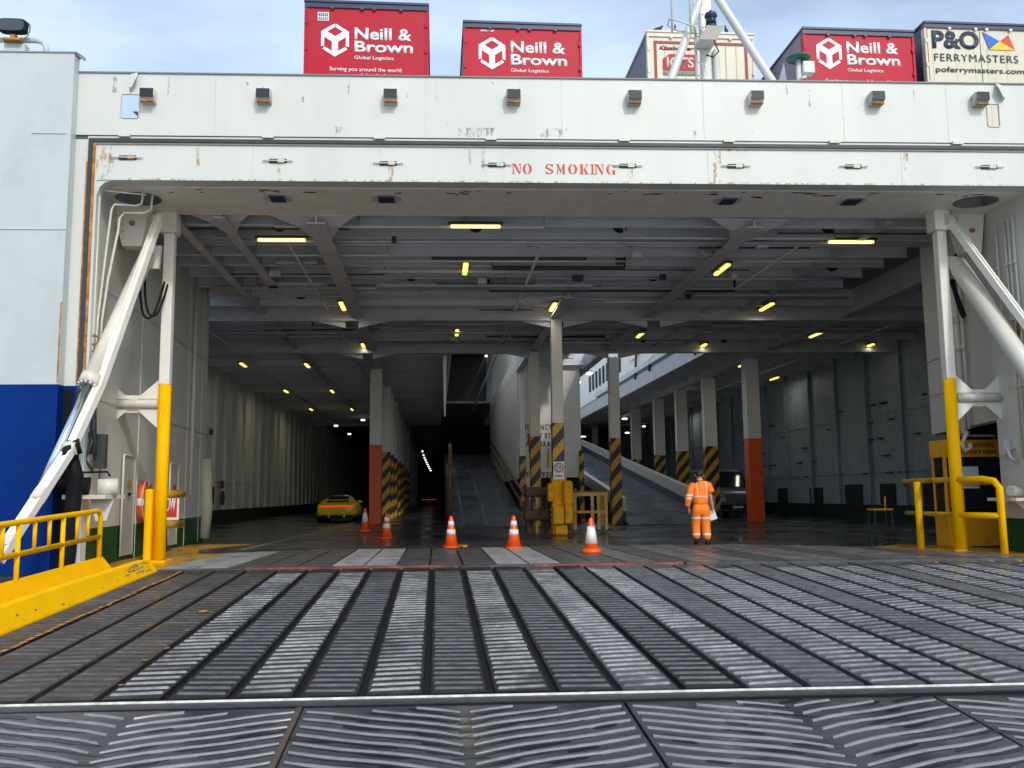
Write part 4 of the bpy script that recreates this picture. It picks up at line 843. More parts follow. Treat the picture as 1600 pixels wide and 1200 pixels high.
for i, y in enumerate((46, 49.5, 54, 59, 64.5, 71, 78)):
    pillar(('first', 'second', 'third', 'fourth', 'fifth', 'sixth', 'seventh')[i] + ' hazard striped pillar in the dark row behind the left red pillar', -2.5, y, .42, 7.3, STR, GP)
for i, y in enumerate((42.4, 47.4, 52.3, 58.5)):
    pillar(('first', 'second', 'third', 'fourth')[i] + ' hazard striped pillar in the row left of the right red pillar', 13.0, y, .60, 6.68, STR, GP, d=.4, flange=True)
for i, (x, y) in enumerate(((13.0, 66), (13.0, 74))):
    pillar(('dim', 'dimmest')[i] + ' white pillar deep in the dark beyond the right striped row', x, y, .45, 6.68, STR, GP)
pillar('short hazard striped pillar at the left edge of the white lettered casing', 3.75, 39.7, .26, 6.5, STR, GP, zt=2.9)
pillar('short hazard striped pillar at the right edge of the white lettered casing', 6.3, 39.4, .18, 3.1, STR, GP, zt=3.1)
GYEL = mat('muted_guard_yellow', (.80, .40, .01), .5, var=.1, scale=4, spec=.15, dirt=(.25, .12, .03), dirt_amt=.7, dirt_scale=5, dpos=.55)
# guard on centre pillar
b = MB(); b.box(3.5, 3.94, 27.55, 28.0, .01, 1.75); b.build('guard_base', GYEL, pc, bevel=.02)
box_('guard_box', GYEL, pc, 3.34, 3.52, 27.3, 27.62, 1.0, 1.55, bevel=.05); box_('guard_box', GYEL, pc, 3.80, 4.10, 27.2, 27.6, .85, 1.62, bevel=.1)
box_('guard_box', GYEL, pc, 3.46, 3.80, 27.15, 27.5, .32, .86, bevel=.04); box_('guard_box', GYEL, pc, 3.82, 4.08, 27.15, 27.5, .32, .9, bevel=.08)
box_('guard_foot', GYEL, pc, 3.55, 3.92, 27.35, 27.7, .01, .31, bevel=.02)
b = MB()
for z in (.45, .6, .75, 1.1, 1.35): b.lathe((4.16, 27.4, z), [(.03, 0), (.03, .05)], 8, axis=(1, 0, 0)); b.lathe((3.44, 27.3, z), [(.03, 0), (.03, -.05)], 8, axis=(1, 0, 0))
b.build('guard_bolts', YELD, pc)
t = thing('speed_sign', 'white speed limit sign with red ring and 10 on the striped pillar', 'sign', (3.7, 27.55, 1.9))
ys_ = 27.50
box_('sign_board', DECAL, t, 3.54, 3.87, ys_, ys_+.02, 1.66, 2.20)
b = MB(); b.tube([(3.705+.13*cos(a*pi/12), ys_-.008, 2.02+.13*sin(a*pi/12)) for a in range(24)], .018, 6, closed=True); b.build('red_ring', REDT, t)
F0 = lambda x, y, z: (x, y, z)
text('sign_lettering', '10', BLKT, t, 3.63, 3.78, 1.99, 2.09, ys_-.006, bold=.02, fn=F0)
text('sign_lettering', 'MAX', BLKT, t, 3.64, 3.77, 1.935, 1.965, ys_-.006, bold=.02, fn=F0)
text('sign_lettering', 'SPEED', BLKT, t, 3.58, 3.83, 1.74, 1.79, ys_-.006, bold=.02, fn=F0)

# timber stack and yellow trestle beside the centre pillar
t = thing('timber_rack', 'dark timber beams on short brown legs left of the pillar with the 10 sign', 'rack', (3.0, 28.5, 0))
b = MB(); b.box(2.75, 3.5, 28.3, 28.8, 1.15, 1.45); b.build('timber_beam', BROWN, t, bevel=.06)
b = MB(); b.box(2.72, 3.5, 28.2, 28.8, .42, .75); b.build('timber_beam', BROWN, t, bevel=.06)
for x in (2.85, 3.0, 3.12, 3.28, 3.42):
    box_('leg', BROWN if x != 3.12 else YELD, t, x-.04, x+.04, 28.45, 28.55, .01, 1.16)
t = thing('trestle_trolley', 'yellow steel trestle trolley right of the pillar with the 10 sign', 'trolley', (4.8, 28, 0))
YB = YELD
box_('frame_bar', YB, t, 4.1, 5.35, 28.3, 28.4, 1.15, 1.27); box_('frame_bar', YB, t, 4.1, 5.3, 28.3, 28.4, .62, .70); box_('tray_top', DGREY, t, 4.15, 5.3, 28.25, 29.1, 1.275, 1.31)
for x in (4.3, 4.85, 5.05, 5.28): box_('leg', YB, t, x-.05, x+.05, 28.31, 28.39, .1, 1.15)
for x in (4.4, 5.2): MB().lathe((x, 28.4, .12), [(.12, -.04), (.12, .04)], 16, axis=(0, 1, 0)).build('wheel', DGREY, t)
for y in (28.98,):
    for x in (4.3, 5.28): box_('leg', YB, t, x-.05, x+.05, y, y+.08, .1, 1.15)

# ------------------------------------------------------------------ ceiling lamps
GL = 'lamps under the car deck ceiling'
def lamp(label, x, y, z, along, L=1.1, m=LAMPY, w=.10, g=GL):
    t = thing('ceiling_lamp', label, 'ceiling lamp', (x, y, z+.1), g)
    if along: a = (x-w/2, x+w/2, y-L/2, y+L/2); hsg = (x-w*.75, x+w*.75, y-L/2-.05, y+L/2+.05)
    else: a = (x-L/2, x+L/2, y-w/2, y+w/2); hsg = (x-L/2-.05, x+L/2+.05, y-w*.7, y+w*.7)
    fn = None if along else (lambda X, Y, Z: (X, Y+K*(X-x), Z))
    box_('housing', DGREY, t, *hsg, z+.075, z+.13, fn=fn)
    box_('tube_cover', m, t, *a, z+.01, z+.074, bevel=.025, fn=fn)
    la = bpy.data.lights.new('lamp_light', 'AREA'); la.shape = 'RECTANGLE'; la.size = .16; la.size_y = 1.1; la.energy = 1.5 if abs(y-34.4-K*x) < 1.5 else (5 if y < 31 else 10); la.color = (1, .93, .78); la.specular_factor = .15
    lo = bpy.data.objects.new('lamp_light', la); C.objects.link(lo); lo.parent = t; lo.location = (0, 0, -.14)
    return t
import itertools
Mi = M.to_3x3()
def px(x, y, z):       # where the sight line of a measured lamp meets the ceiling height z
    d = Mi @ Vector(((x-800)/FPX, -(y-600)/FPX, -1)); tt = (z-HC)/d.z; return (d*tt)[0], (d*tt)[1]
ZL = 6.80
lamps = [
 (440, 378, 0, 'long yellow tube lamp nearest the left post'), (743, 357, 0, 'long yellow tube lamp under the ceiling below the NO SMOKING lettering'), (1330, 381, 0, 'long yellow tube lamp nearest the right post'),
 (727, 423, 1, 'short yellow lamp below the long tube in the middle of the ceiling'), (535, 481, 1, 'yellow lamp just left of the left ceiling girder'), (864, 482, 1, 'yellow lamp directly above the pillar with the 10 sign'),
 (1128, 424, 1, 'slanting yellow lamp right of the middle, closest of the right centre row'), (1198, 482, 1, 'slanting yellow lamp second of the row leading to the right red pillar'), (714, 522, 1, 'small square yellow lamp in the centre over the lane'),
 (568, 543, 1, 'yellow lamp just above the left red pillar'), (1001, 525, 1, 'yellow lamp above the bright opening over the inner ramp'), (1275, 525, 1, 'yellow lamp right of the right red pillar, highest of its row'),
 (1097, 543, 1, 'yellow lamp at the right end of the bright opening'), (1355, 543, 1, 'far right yellow lamp, upper of the pair'), (1370, 571, 1, 'far right yellow lamp, lower of the pair'),
 (1161, 572, 1, 'pale yellow lamp touching the top of the right red pillar'), (380, 572, 1, 'yellow lamp nearest the left hall wall'), (480, 573, 1, 'yellow lamp left of the left red pillar, upper one'),
 (1210, 593, 1, 'yellow lamp just right of the right red pillar, upper one'), (1236, 611, 1, 'yellow lamp just right of the right red pillar, lower one'), (447, 613, 1, 'small yellow lamp left of centre in the left lane'),
 (519, 613, 1, 'small yellow lamp above the yellow sports car, right one'), (486, 641, 1, 'small yellow lamp above the yellow sports car, lower left one'), (550, 641, 1, 'small yellow lamp close to the left red pillar'),
 (1164, 633, 1, 'small yellow lamp at the left edge of the right red pillar'), (1064, 644, 1, 'small yellow lamp between the striped pillars of the right row')]
for (lx, ly, al, lab) in lamps:
    X, Y = px(lx, ly, ZL); lamp(lab, X, Y, ZL, al, L=1.05, m=LAMPY if al else LAMPP, w=.13 if al else .10)
def dot(label, X, Y, z, m=LAMPW, s=.22, g=GL):
    t = thing('ceiling_lamp', label, 'ceiling lamp', (X, Y, z), g)
    b = MB(); b.lathe((X, Y, z), [(.02, -.09), (s*.45, -.06), (s*.5, 0), (s*.3, .05)], 10); b.build('globe', m, t)
    box_('housing', DGREY, t, X-.1, X+.1, Y-.1, Y+.1, z+.055, z+.1)
WL = ['white lamp just left of the left red pillar, highest of three in the left lane', 'white lamp above the yellow sports car, leftmost of three in the left lane', 'white lamp above the yellow sports car, lowest of three in the left lane',
 'white lamp at the top of the second striped pillar left of the right red pillar', 'small white lamp beside the first striped pillar left of the right red pillar', 'white lamp right of the free striped pillar, uppermost of its cluster', 'white lamp right of the free striped pillar, middle of its cluster',
 'small white lamp between the free striped pillar and the dim row of pillars', 'white lamp right of the free striped pillar, lowest of its cluster', 'white lamp on the ceiling edge left of the bright upper wall', 'large white lamp above the inner ramp parapet, right of the lettered casing', 'white lamp at the top right corner of the lettered casing']
for (lx, ly, m, s) in ((567, 656, LAMPW, .35), (525, 665, LAMPW, .35), (546, 678, LAMPW, .35), (1067, 613, LAMPW, .4), (1112, 627, LAMPW, .2), (976, 654, LAMPW, .45), (980, 676, LAMPW, .45), (1006, 666, LAMPW, .3), (982, 689, LAMPW, .35), (921, 583, LAMPW, .3), (911, 682, LAMPW, .6), (903, 597, LAMPW, .3)):
    X, Y = px(lx, ly, 6.75)
    dot(WL.pop(0), X, Y, 6.75, m, s)
for (lx, ly) in ((760, 556), (748, 599), (741, 620), (740, 627), (746, 630), (737, 640), (702, 570), (702, 594), (701, 609), (700, 625), (700, 634)):
    X, Y = px(lx, ly, 12.0); dot('tiny white lamp high in the dark well above the left inner ramp', X, Y, 12.0, LAMPW, .30)
X, Y = px(753, 583, 12.0); dot('tiny yellow lamp high in the dark well above the left inner ramp', X, Y, 12, LAMPY, .4)
for k in range(9):
    u = k/8; lx, ly = 660+13*u, 705+30*u**.8
    X, Y = px(lx, ly, 4.9)
    if Y < 148: dot('tiny white lamp in the chain receding down the dark central lane', X, Y, 4.9, LAMPW, .16+.16*u)

# ------------------------------------------------------------------ cones
def cone(label, x, y, sleeves, tall=.72, flat=False):
    t = thing('traffic_cone', label, 'traffic cone', (x, y, .012), 'traffic cones on the deck edge')
    z0 = .012 if y > 21.3 else .03
    b = MB(); 
    if flat: b.lathe((x, y, z0), [(.20, 0), (.215, .03), (.19, .07), (.15, .10)], 20)
    else: b.prism([(x+.17*cos(a)*1.25, y+.17*sin(a)*1.25, z0) for a in [pi/4+i*pi/2+d for i in range(4) for d in (-.25, .25)]], (0, 0, .035))
    b.build('base', ORC, t)
    r = lambda z: .145*(1-z/(tall+.1)) + .015
    b = MB(); b.lathe((x, y, z0+.035), [(r(0), 0), (r(.3), .3), (r(tall-.06), tall-.06), (.028, tall-.035), (.012, tall-.03)], 24); b.build('cone_body', ORC, t)
    for a, c in sleeves:
        b = MB(); b.lathe((x, y, z0+.035), [(r(a)+.003, a), (r(c)+.003, c)], 24); b.build('white_sleeve', REFL, t)
    return t
TW = ((.26, .38), (.46, .57))
cone('orange cone with one tall white sleeve at the foot of the left red pillar', -2.42, 31.5, ((.3, .62),), .80, True)
cone('orange cone with two white bands just right of the left red pillar', -1.42, 26.5, TW)
cone('orange cone with two white bands standing beside a small yellow wedge', .34, 21.6, TW)
cone('orange cone with two white bands left of the pillar with the 10 sign', 1.73, 20.6, TW)
cone('orange cone with round base and one tall white sleeve, nearest the worker', 3.13, 18.5, ((.16, .50),), .70, True)
b = MB(); b.prism([(.52, 21.9, .012), (.72, 21.6, .012), (.62, 21.5, .012), (.47, 21.75, .03)], (0, 0, .05)); tag(b.build('wheel_wedge', YELD), 'small yellow wedge lying on the deck beside the second cone in line', 'wedge')

# ------------------------------------------------------------------ worker (seen from behind, walking)
PX, PY = 6.10, 20.8
def skin_mesh(name, pts, edges, m, parent, sub=2, root=0, smooth=True):
    me = bpy.data.meshes.new(name); off = woff(parent)
    me.from_pydata([Vector(p[:3]) + Vector((PX, PY, 0)) - off for p in pts], edges, []); o = bpy.data.objects.new(name, me); C.objects.link(o); o.parent = parent
    sk = o.modifiers.new('skin', 'SKIN'); sk.use_smooth_shade = True
    for i, p in enumerate(pts):
        v = me.skin_vertices[0].data[i]; v.radius = (p[3], p[4] if len(p) > 4 else p[3])
    me.skin_vertices[0].data[root].use_root = True
    ss = o.modifiers.new('sub', 'SUBSURF'); ss.levels = sub; ss.render_levels = sub
    dg = bpy.context.evaluated_depsgraph_get(); m2 = bpy.data.meshes.new_from_object(o.evaluated_get(dg))
    o.modifiers.clear(); o.data = m2; m2.materials.clear(); m2.materials.append(m)
    for p in m2.polygons: p.use_smooth = smooth
    return o
pr = thing('person', 'worker in orange high visibility clothing walking away, seen from behind, papers in the right hand', 'person', (PX, PY, 0))
# joints: pelvis, spine, chest, neck, head ; arms ; legs   (x right, y away from the viewer)
Pp = [(0, 0, .93, .12, .09), (0, 0, 1.12, .10, .075), (0, .01, 1.30, .11, .075), (0, .02, 1.41, .06, .05), (0, .03, 1.50, .058, .06), (0, .035, 1.60, .085, .098), (0, .045, 1.68, .088, .104),
      (.15, .01, 1.37, .05), (.235, -.01, 1.15, .042), (.275, .0, .90, .028), (.285, .01, .84, .030, .018),      # right arm
      (-.15, .01, 1.37, .05), (-.25, -.02, 1.14, .042), (-.275, .05, .90, .028), (-.275, .07, .84, .030, .018),   # left arm
      (.085, 0, .88, .085), (.10, .02, .48, .058), (.115, -.05, .10, .038), (.12, .06, .045, .035),
      (-.085, 0, .88, .085), (-.09, .14, .50, .058), (-.09, .10, .16, .038), (-.09, .22, .10, .035)]
Ee = [(0, 1), (1, 2), (2, 3), (3, 4), (4, 5), (5, 6), (2, 7), (7, 8), (8, 9), (9, 10), (2, 11), (11, 12), (12, 13), (13, 14), (0, 15), (15, 16), (16, 17), (17, 18), (0, 19), (19, 20), (20, 21), (21, 22)]
body = skin_mesh('body', Pp, Ee, SKIN, pr)
def hivis(name, bands_z, vx=None, bc=(.82, .74, .66)):
    m = mat(name, (.95, .24, .012), .6, var=.10, scale=10, bump=.3, dirt=(.75, .12, .01), dirt_amt=.6, dirt_scale=7, dpos=.5); n = m.node_tree.nodes; l = m.node_tree.links; b = n['Principled BSDF']
    g = n.new('ShaderNodeNewGeometry'); s = n.new('ShaderNodeSeparateXYZ'); l.new(g.outputs['Position'], s.inputs[0])
    acc = None
    def band(out, c, hw):
        q = n.new('ShaderNodeMath'); q.operation = 'COMPARE'; q.inputs[1].default_value = c; q.inputs[2].default_value = hw; l.new(out, q.inputs[0]); return q.outputs[0]
    for (c, hw) in bands_z:
        o = band(s.outputs[2], c, hw)
        if acc is None: acc = o
        else:
            q = n.new('ShaderNodeMath'); q.operation = 'MAXIMUM'; l.new(acc, q.inputs[0]); l.new(o, q.inputs[1]); acc = q.outputs[0]
    if vx:
        zz = n.new('ShaderNodeMath'); zz.operation = 'GREATER_THAN'; zz.inputs[1].default_value = 1.10; l.new(s.outputs[2], zz.inputs[0])
        for c in vx:
            o = band(s.outputs[0], PX+c, .014); q = n.new('ShaderNodeMath'); q.operation = 'MULTIPLY'; l.new(o, q.inputs[0]); l.new(zz.outputs[0], q.inputs[1])
            q2 = n.new('ShaderNodeMath'); q2.operation = 'MAXIMUM'; l.new(acc, q2.inputs[0]); l.new(q.outputs[0], q2.inputs[1]); acc = q2.outputs[0]
    prev = b.inputs['Base Color'].links[0].from_socket
    mi = n.new('ShaderNodeMix'); mi.data_type = 'RGBA'; mi.inputs['B'].default_value = (*bc, 1); l.new(prev, mi.inputs['A']); l.new(acc, mi.inputs['Factor']); l.new(mi.outputs['Result'], b.inputs['Base Color'])
    return m
HV = hivis('hivis_shirt', [(1.13, .016)], (-.10, .115), bc=(.86, .50, .36)); HT = hivis('hivis_trousers', [(.64, .022), (.27, .020)]); HJ = hivis('hivis_sleeve', [(1.16, .022), (1.09, .02)])
skin_mesh('shirt', [(0, 0, .88, .185, .14), (0, 0, 1.06, .195, .145), (0, .005, 1.27, .22, .15), (0, .015, 1.41, .20, .13), (0, .02, 1.50, .105, .095), (.20, .01, 1.38, .100), (.262, -.005, 1.19, .098)], [(0, 1), (1, 2), (2, 3), (3, 4), (3, 5), (5, 6)], HV, pr)
skin_mesh('jacket_sleeve', [(-.10, .01, 1.40, .11), (-.20, .01, 1.36, .105), (-.275, -.02, 1.14, .088), (-.305, .04, .94, .076), (-.30, .05, .90, .066)], [(0, 1), (1, 2), (2, 3), (3, 4)], HJ, pr)
skin_mesh('trousers', [(0, 0, 1.02, .175, .13), (0, 0, .90, .195, .145), (.10, 0, .78, .130), (.108, .02, .48, .108), (.115, -.04, .11, .10), (-.10, .01, .78, .130), (-.105, .10, .48, .108), (-.10, .08, .13, .10)], [(0, 1), (1, 2), (2, 3), (3, 4), (1, 5), (5, 6), (6, 7)], HT, pr)
skin_mesh('hair', [(0, -.004, 1.56, .078, .074), (0, .012, 1.66, .108, .112), (0, .03, 1.73, .10, .105)], [(0, 1), (1, 2)], HAIR, pr)
skin_mesh('collar', [(0, .012, 1.49, .092, .085), (0, .012, 1.545, .082, .078)], [(0, 1)], mat('pale_collar', (.75, .45, .36), .6, var=.05), pr)
b = MB()
for sx in (-1, 1): b.lathe((PX+sx*.100, PY+.035, 1.615), [(.006, -.035), (.014, 0), (.006, .035)], 8)
b.build('ear', SKIN, pr)
BOOT = mat('black_boots', (.018, .018, .02), .5, var=.2)
skin_mesh('boot', [(.118, -.05, .17, .06), (.118, -.05, .055, .052), (.125, .07, .045, .047, .04)], [(0, 1), (1, 2)], BOOT, pr)
skin_mesh('boot', [(-.095, .10, .20, .06), (-.095, .11, .085, .052), (-.095, .23, .06, .045, .038)], [(0, 1), (1, 2)], BOOT, pr)
for sx, hx, hy, hz in ((1, .285, .015, .80), (-1, -.278, .08, .80)):
    b = MB()
    for k, ln in enumerate((.075, .085, .08, .065)):
        yy = hy-.03+k*.02
        b.tube([(PX+hx, PY+yy, hz+.03), (PX+hx-sx*.004, PY+yy, hz-.02), (PX+hx-sx*.02, PY+yy, hz-.02-ln*.5), (PX+hx-sx*.035, PY+yy, hz-.02-ln*.62)], [.010, .0095, .008, .006], 8)
    b.tube([(PX+hx-sx*.01, PY+hy-.03, hz+.05), (PX+hx-sx*.03, PY+hy-.055, hz+.01), (PX+hx-sx*.04, PY+hy-.05, hz-.03)], [.012, .010, .007], 8)
    b.build('fingers', SKIN, pr)
b = MB(); b.obox((PX+.27, PY-.0, .70), .012, .16, .22, Matrix.Rotation(radians(62), 3, 'Z') @ Matrix.Rotation(radians(-20), 3, 'X'))
tag(b.build('folded_papers', PAPER), 'white folded papers held in the right hand of the worker in orange', 'papers')

# ------------------------------------------------------------------ vehicles
def sports_car(label, x, y, paint, name='sports_car', cat='sports car'):
    t = thing(name, label, cat, (x, y, 0))
    def sec(yy, w, zb, zt, tw, zs):   # half profile: bottom, side, shoulder, roof
        P = [(-w*.9, zb), (-w, zb+.18), (-w*1.0, zs-.12), (-w*.93, zs), (-tw, zt-.03), (-tw*.7, zt)]
        return [(x+a, y+yy, z) for a, z in P] + [(x-a, y+yy, z) for a, z in P[::-1]]
    secs = [sec(0, .80, .34, .80, .60, .74), sec(.12, .92, .22, .90, .66, .84), sec(.6, .95, .17, 1.0, .62, .93), sec(1.3, .95, .15, 1.22, .55, .92), sec(2.0, .92, .15, 1.30, .52, .88), sec(2.6, .90, .15, 1.26, .54, .86), sec(3.4, .90, .15, .86, .60, .82), sec(4.2, .88, .18, .72, .6, .68), sec(4.45, .75, .25, .55, .5, .52)]
    b = MB(); rows = [[b.bm.verts.new(p) for p in s] for s in secs]; n = len(rows[0])
    for i in range(len(rows)-1):
        for j in range(n): b.bm.faces.new([rows[i][j], rows[i][(j+1) % n], rows[i+1][(j+1) % n], rows[i+1][j]])
    b.bm.faces.new(rows[0]); b.bm.faces.new(rows[-1]); o = b.build('body', paint, t)
    ss = o.modifiers.new('s', 'SUBSURF'); ss.levels = 1; ss.render_levels = 2
    for p in o.data.polygons: p.use_smooth = True
    b = MB(); b.prism([(x-.52, y+.42, .985), (x+.52, y+.42, .985), (x+.44, y+1.35, 1.225), (x-.44, y+1.35, 1.225)], (0, 0, .012)); b.build('rear_window', GLASS, t)
    box_('light_bar', TAIL, t, x-.78, x+.78, y-.005, y+.06, .745, .775, bevel=.01)
    box_('number_plate', YELF if paint is CAR else DECAL, t, x-.26, x+.26, y+.0, y+.03, .46, .57)
    box_('diffuser', BLACK, t, x-.72, x+.72, y+.02, y+.16, .24, .36, bevel=.02)
    b = MB(); b.box(x-.66, x+.66, y+.18, y+.42, 1.04, 1.065); b.box(x-.6, x-.57, y+.25, y+.4, .93, 1.04); b.box(x+.57, x+.6, y+.25, y+.4, .93, 1.04); b.build('spoiler', paint, t)
    for sx in (-1, 1):
        for yy in (.95, 3.4):
            wl = MB().lathe((x+sx*.80, y+yy, .34), [(.30, -.14), (.34, -.12), (.34, .12), (.30, .14)], 24, axis=(1, 0, 0)).build('wheel', BLACK, t)
            MB().lathe((x+sx*.93, y+yy, .34), [(.2, -.02), (.22, 0), (.05, .02)], 16, axis=(1, 0, 0)).build('rim', STEEL, wl)
        b = MB(); b.box(min(x+sx*.78, x+sx*.98), max(x+sx*.78, x+sx*.98), y+2.55, y+2.68, .90, 1.02); b.build('wing_mirror', paint, t, bevel=.03)
        MB().lathe((x+sx*.35, y+.0, .30), [(.05, 0), (.05, .1)], 12, axis=(0, 1, 0)).build('exhaust', STEEL, t)
    return t
sports_car('yellow sports car with a red rear light bar driving off along the left lane', -4.62, 43.0, CAR)
sports_car('dark car with only its red rear light glowing, far down the central lane', -.9, 104, CARD, 'parked_car', 'car')
t = thing('grey_van', 'dark grey van facing out between the striped and red pillars on the right', 'van', (14.9, 44, 0))
vx, vy = 14.75, 44.0
def vsec(yy, w, zb, zt): return [(vx+a*w, vy+yy, z) for a, z in ((-1, zb), (-1.0, zb+.5), (-.99, zb+1.0), (-.88, zt-.1), (-.7, zt), (.7, zt), (.88, zt-.1), (.99, zb+1.0), (1.0, zb+.5), (1, zb))]
b = MB(); rows = [[b.bm.verts.new(p) for p in s_] for s_ in (vsec(0, .88, .3, 1.15), vsec(.15, .98, .25, 1.3), vsec(.9, 1.0, .25, 1.45), vsec(1.6, 1.0, .25, 2.35), vsec(2.2, 1.0, .25, 2.5), vsec(5.5, 1.0, .25, 2.5))]; n = 10
for i in range(5):
    for j in range(n): b.bm.faces.new([rows[i][j], rows[i][(j+1) % n], rows[i+1][(j+1) % n], rows[i+1][j]])
b.bm.faces.new(rows[0]); b.bm.faces.new(rows[-1]); b.build('body', VAN, t, bevel=.04)
b = MB(); b.prism([(vx-.86, vy+.88, 1.50), (vx+.86, vy+.88, 1.50), (vx+.76, vy+1.52, 2.28), (vx-.76, vy+1.52, 2.28)], (0, -.03, .01)); b.build('windscreen', GLASS, t)
g = MB()
for k in range(4): g.box(vx-.5, vx+.5, vy-.05, vy-.01, .72+k*.1, .76+k*.1)
g.build('grille', STEEL, t)
for sx in (-1, 1):
    b = MB(); b.prism([(vx+sx*.56, vy-.02, .75), (vx+sx*.86, vy+.03, .80), (vx+sx*.93, vy+.12, 1.22), (vx+sx*.64, vy-.01, 1.02)], (0, -.04, 0)); b.build('headlamp', LGLASS, t)
    b = MB(); b.box(vx+sx*1.02-.06, vx+sx*1.02+.12*sx+.06, vy+1.2, vy+1.35, 1.5, 1.8); b.build('wing_mirror', BLACK, t, bevel=.04)
    MB().lathe((vx+sx*.88, vy+.9, .35), [(.3, -.12), (.35, -.1), (.35, .1), (.3, .12)], 20, axis=(1, 0, 0)).build('wheel', BLACK, t)
    MB().lathe((vx+sx*.88, vy+4.6, .35), [(.3, -.12), (.35, -.1), (.35, .1), (.3, .12)], 20, axis=(1, 0, 0)).build('wheel', BLACK, t)
box_('bumper', BLACK, t, vx-.9, vx+.9, vy-.06, vy+.06, .38, .62, bevel=.03); box_('number_plate', DECAL, t, vx-.26, vx+.26, vy-.08, vy-.062, .44, .55)

# ------------------------------------------------------------------ booth, stool
t = thing('gate_booth', 'orange framed booth with dark windows and a visitors notice behind the right yellow post', 'booth', (11.7, 19.8, 0))
bx0, bx1, by0, by1 = 10.95, 12.45, 18.9, 19.4
box_('lower_panel', BOOTHM, t, bx0, bx1, by0, by1, .02, .72)
box_('roof_fascia', BOOTHM, t, bx0-.02, bx1+.02, by0-.02, by1+.02, 1.93, 2.30)
for (x_, y_) in ((bx0+.03, by0+.03), (bx0+.22, by0+.02), (bx1-.03, by0+.03), (bx0+.03, by1-.03), (bx1-.03, by1-.03)): box_('frame_post', BOOTHM, t, x_-.03, x_+.03, y_-.03, y_+.03, .72, 1.93)
box_('window_pane', GLASS, t, bx0+.25, bx1-.06, by0+.02, by0+.035, .72, 1.93); box_('window_pane', GLASS, t, bx0+.02, bx0+.035, by0+.06, by1-.06, .72, 1.93)
box_('window_notice', SCREEN, t, 11.22, 11.72, by0+.005, by0+.015, 1.25, 1.72); box_('window_rail', BOOTHM, t, bx0+.2, bx1, by0-.03, by0+.0, 1.32, 1.36)
box_('inner_back_wall', DGREY, t, bx0+.1, bx1-.05, by1-.12, by1-.05, .72, 1.93)
text('notice_lettering', 'ALL VISITORS', MAROON, t, 11.22, 12.1, 2.14, 2.22, by0-.028, bold=.02, fn=F0)
text('notice_lettering', 'REPORT HERE', MAROON, t, 11.3, 12.15, 1.99, 2.08, by0-.028, bold=.02, fn=F0)
b = MB(); b.lathe((12.2, 18.4, 1.1), [(.03, -.07), (.24, -.04), (.24, .04), (.03, .07)], 20, axis=(.3, 1, 0)); tag(b.build('reel', mat('reel_green_yellow', (.35, .33, .04), .4, var=.1)), 'yellow green hose reel partly hidden between the booth and the right wall', 'reel')
b = MB(); b.box(10.98, 11.1, 18.78, 18.88, .85, 1.35); b.mi = 1; b.box(11.0, 11.08, 18.75, 18.775, .86, 1.05); tag(b.build('fire_extinguisher', [REDT, DECAL]), 'red extinguisher box with a white label hanging on the booth front', 'extinguisher box')
box_('wall_hook', BOOTHM, t, 11.02, 11.06, 18.85, 18.89, 1.2, 1.24)
t = thing('stool', 'tall thin-legged stool with an orange seat left of the booth', 'stool', (10.4, 20.6, 0))
sx0, sy0 = 10.45, 20.9
box_('seat', BOOTHM, t, sx0-.24, sx0+.24, sy0-.18, sy0+.18, .76, .80, bevel=.01)
for a, b_ in ((-1, -1), (1, -1), (1, 1), (-1, 1)): MB().tube([(sx0+a*.2, sy0+b_*.14, .76), (sx0+a*.24, sy0+b_*.17, .005)], .014, 6).build('leg', DGREY, t)
MB().tube([(sx0+.2, sy0+.14, .78), (sx0+.22, sy0+.16, 1.08)], .02, 6).build('back_post', BOOTHM, t)

# ------------------------------------------------------------------ lights on the stern header
for i, (x, z) in enumerate(((-5.16, 8.40), (-3.11, 8.42), (-.83, 8.44), (1.41, 8.46), (3.64, 8.47), (5.92, 8.49), (8.21, 8.51), (10.21, 8.52))):
    nm = ['leftmost floodlight with a rusty lower lip beside the left cut-out window', 'second floodlight from the left with yellow rust around its face', 'third floodlight from the left, below the left edge of the first red trailer gap', 'floodlight below the middle red trailer', 'floodlight just left of the ladder mast feet', 'floodlight right of the mast, with pale glass panes', 'second floodlight from the right, weathered brown hood', 'rightmost floodlight beside the right cut-out window'][i]
    t = thing('floodlight', nm, 'floodlight', SS(x, Y0, z), 'floodlights along the stern header')
    yF = Y0-.012+K*x; hd = .17
    b = MB(); b.prism([(x-.13, yF, z-.13), (x-.13, yF, z+.10), (x-.13, yF-hd, z+.12), (x-.13, yF-hd-.03, z-.02), (x-.13, yF-hd+.07, z-.12)], (.26, 0, 0)); b.build('hood', CREAM if i in (0, 2, 5) else mat('weathered_hood', (.50, .49, .44), .5, var=.2, scale=12, dirt=(.18, .13, .09), dirt_amt=.7, dirt_scale=8, dpos=.5), t, bevel=.012)
    b = MB(); b.box(x-.118, x+.118, yF-hd-.034, yF-hd-.022, z-.06, z+.10); b.build('lamp_glass', GLASS, t)
    b = MB(); b.box(x-.11, x+.11, yF-hd-.02, yF-hd+.06, z-.135, z-.118); b.build('rust_lip', RUST, t)

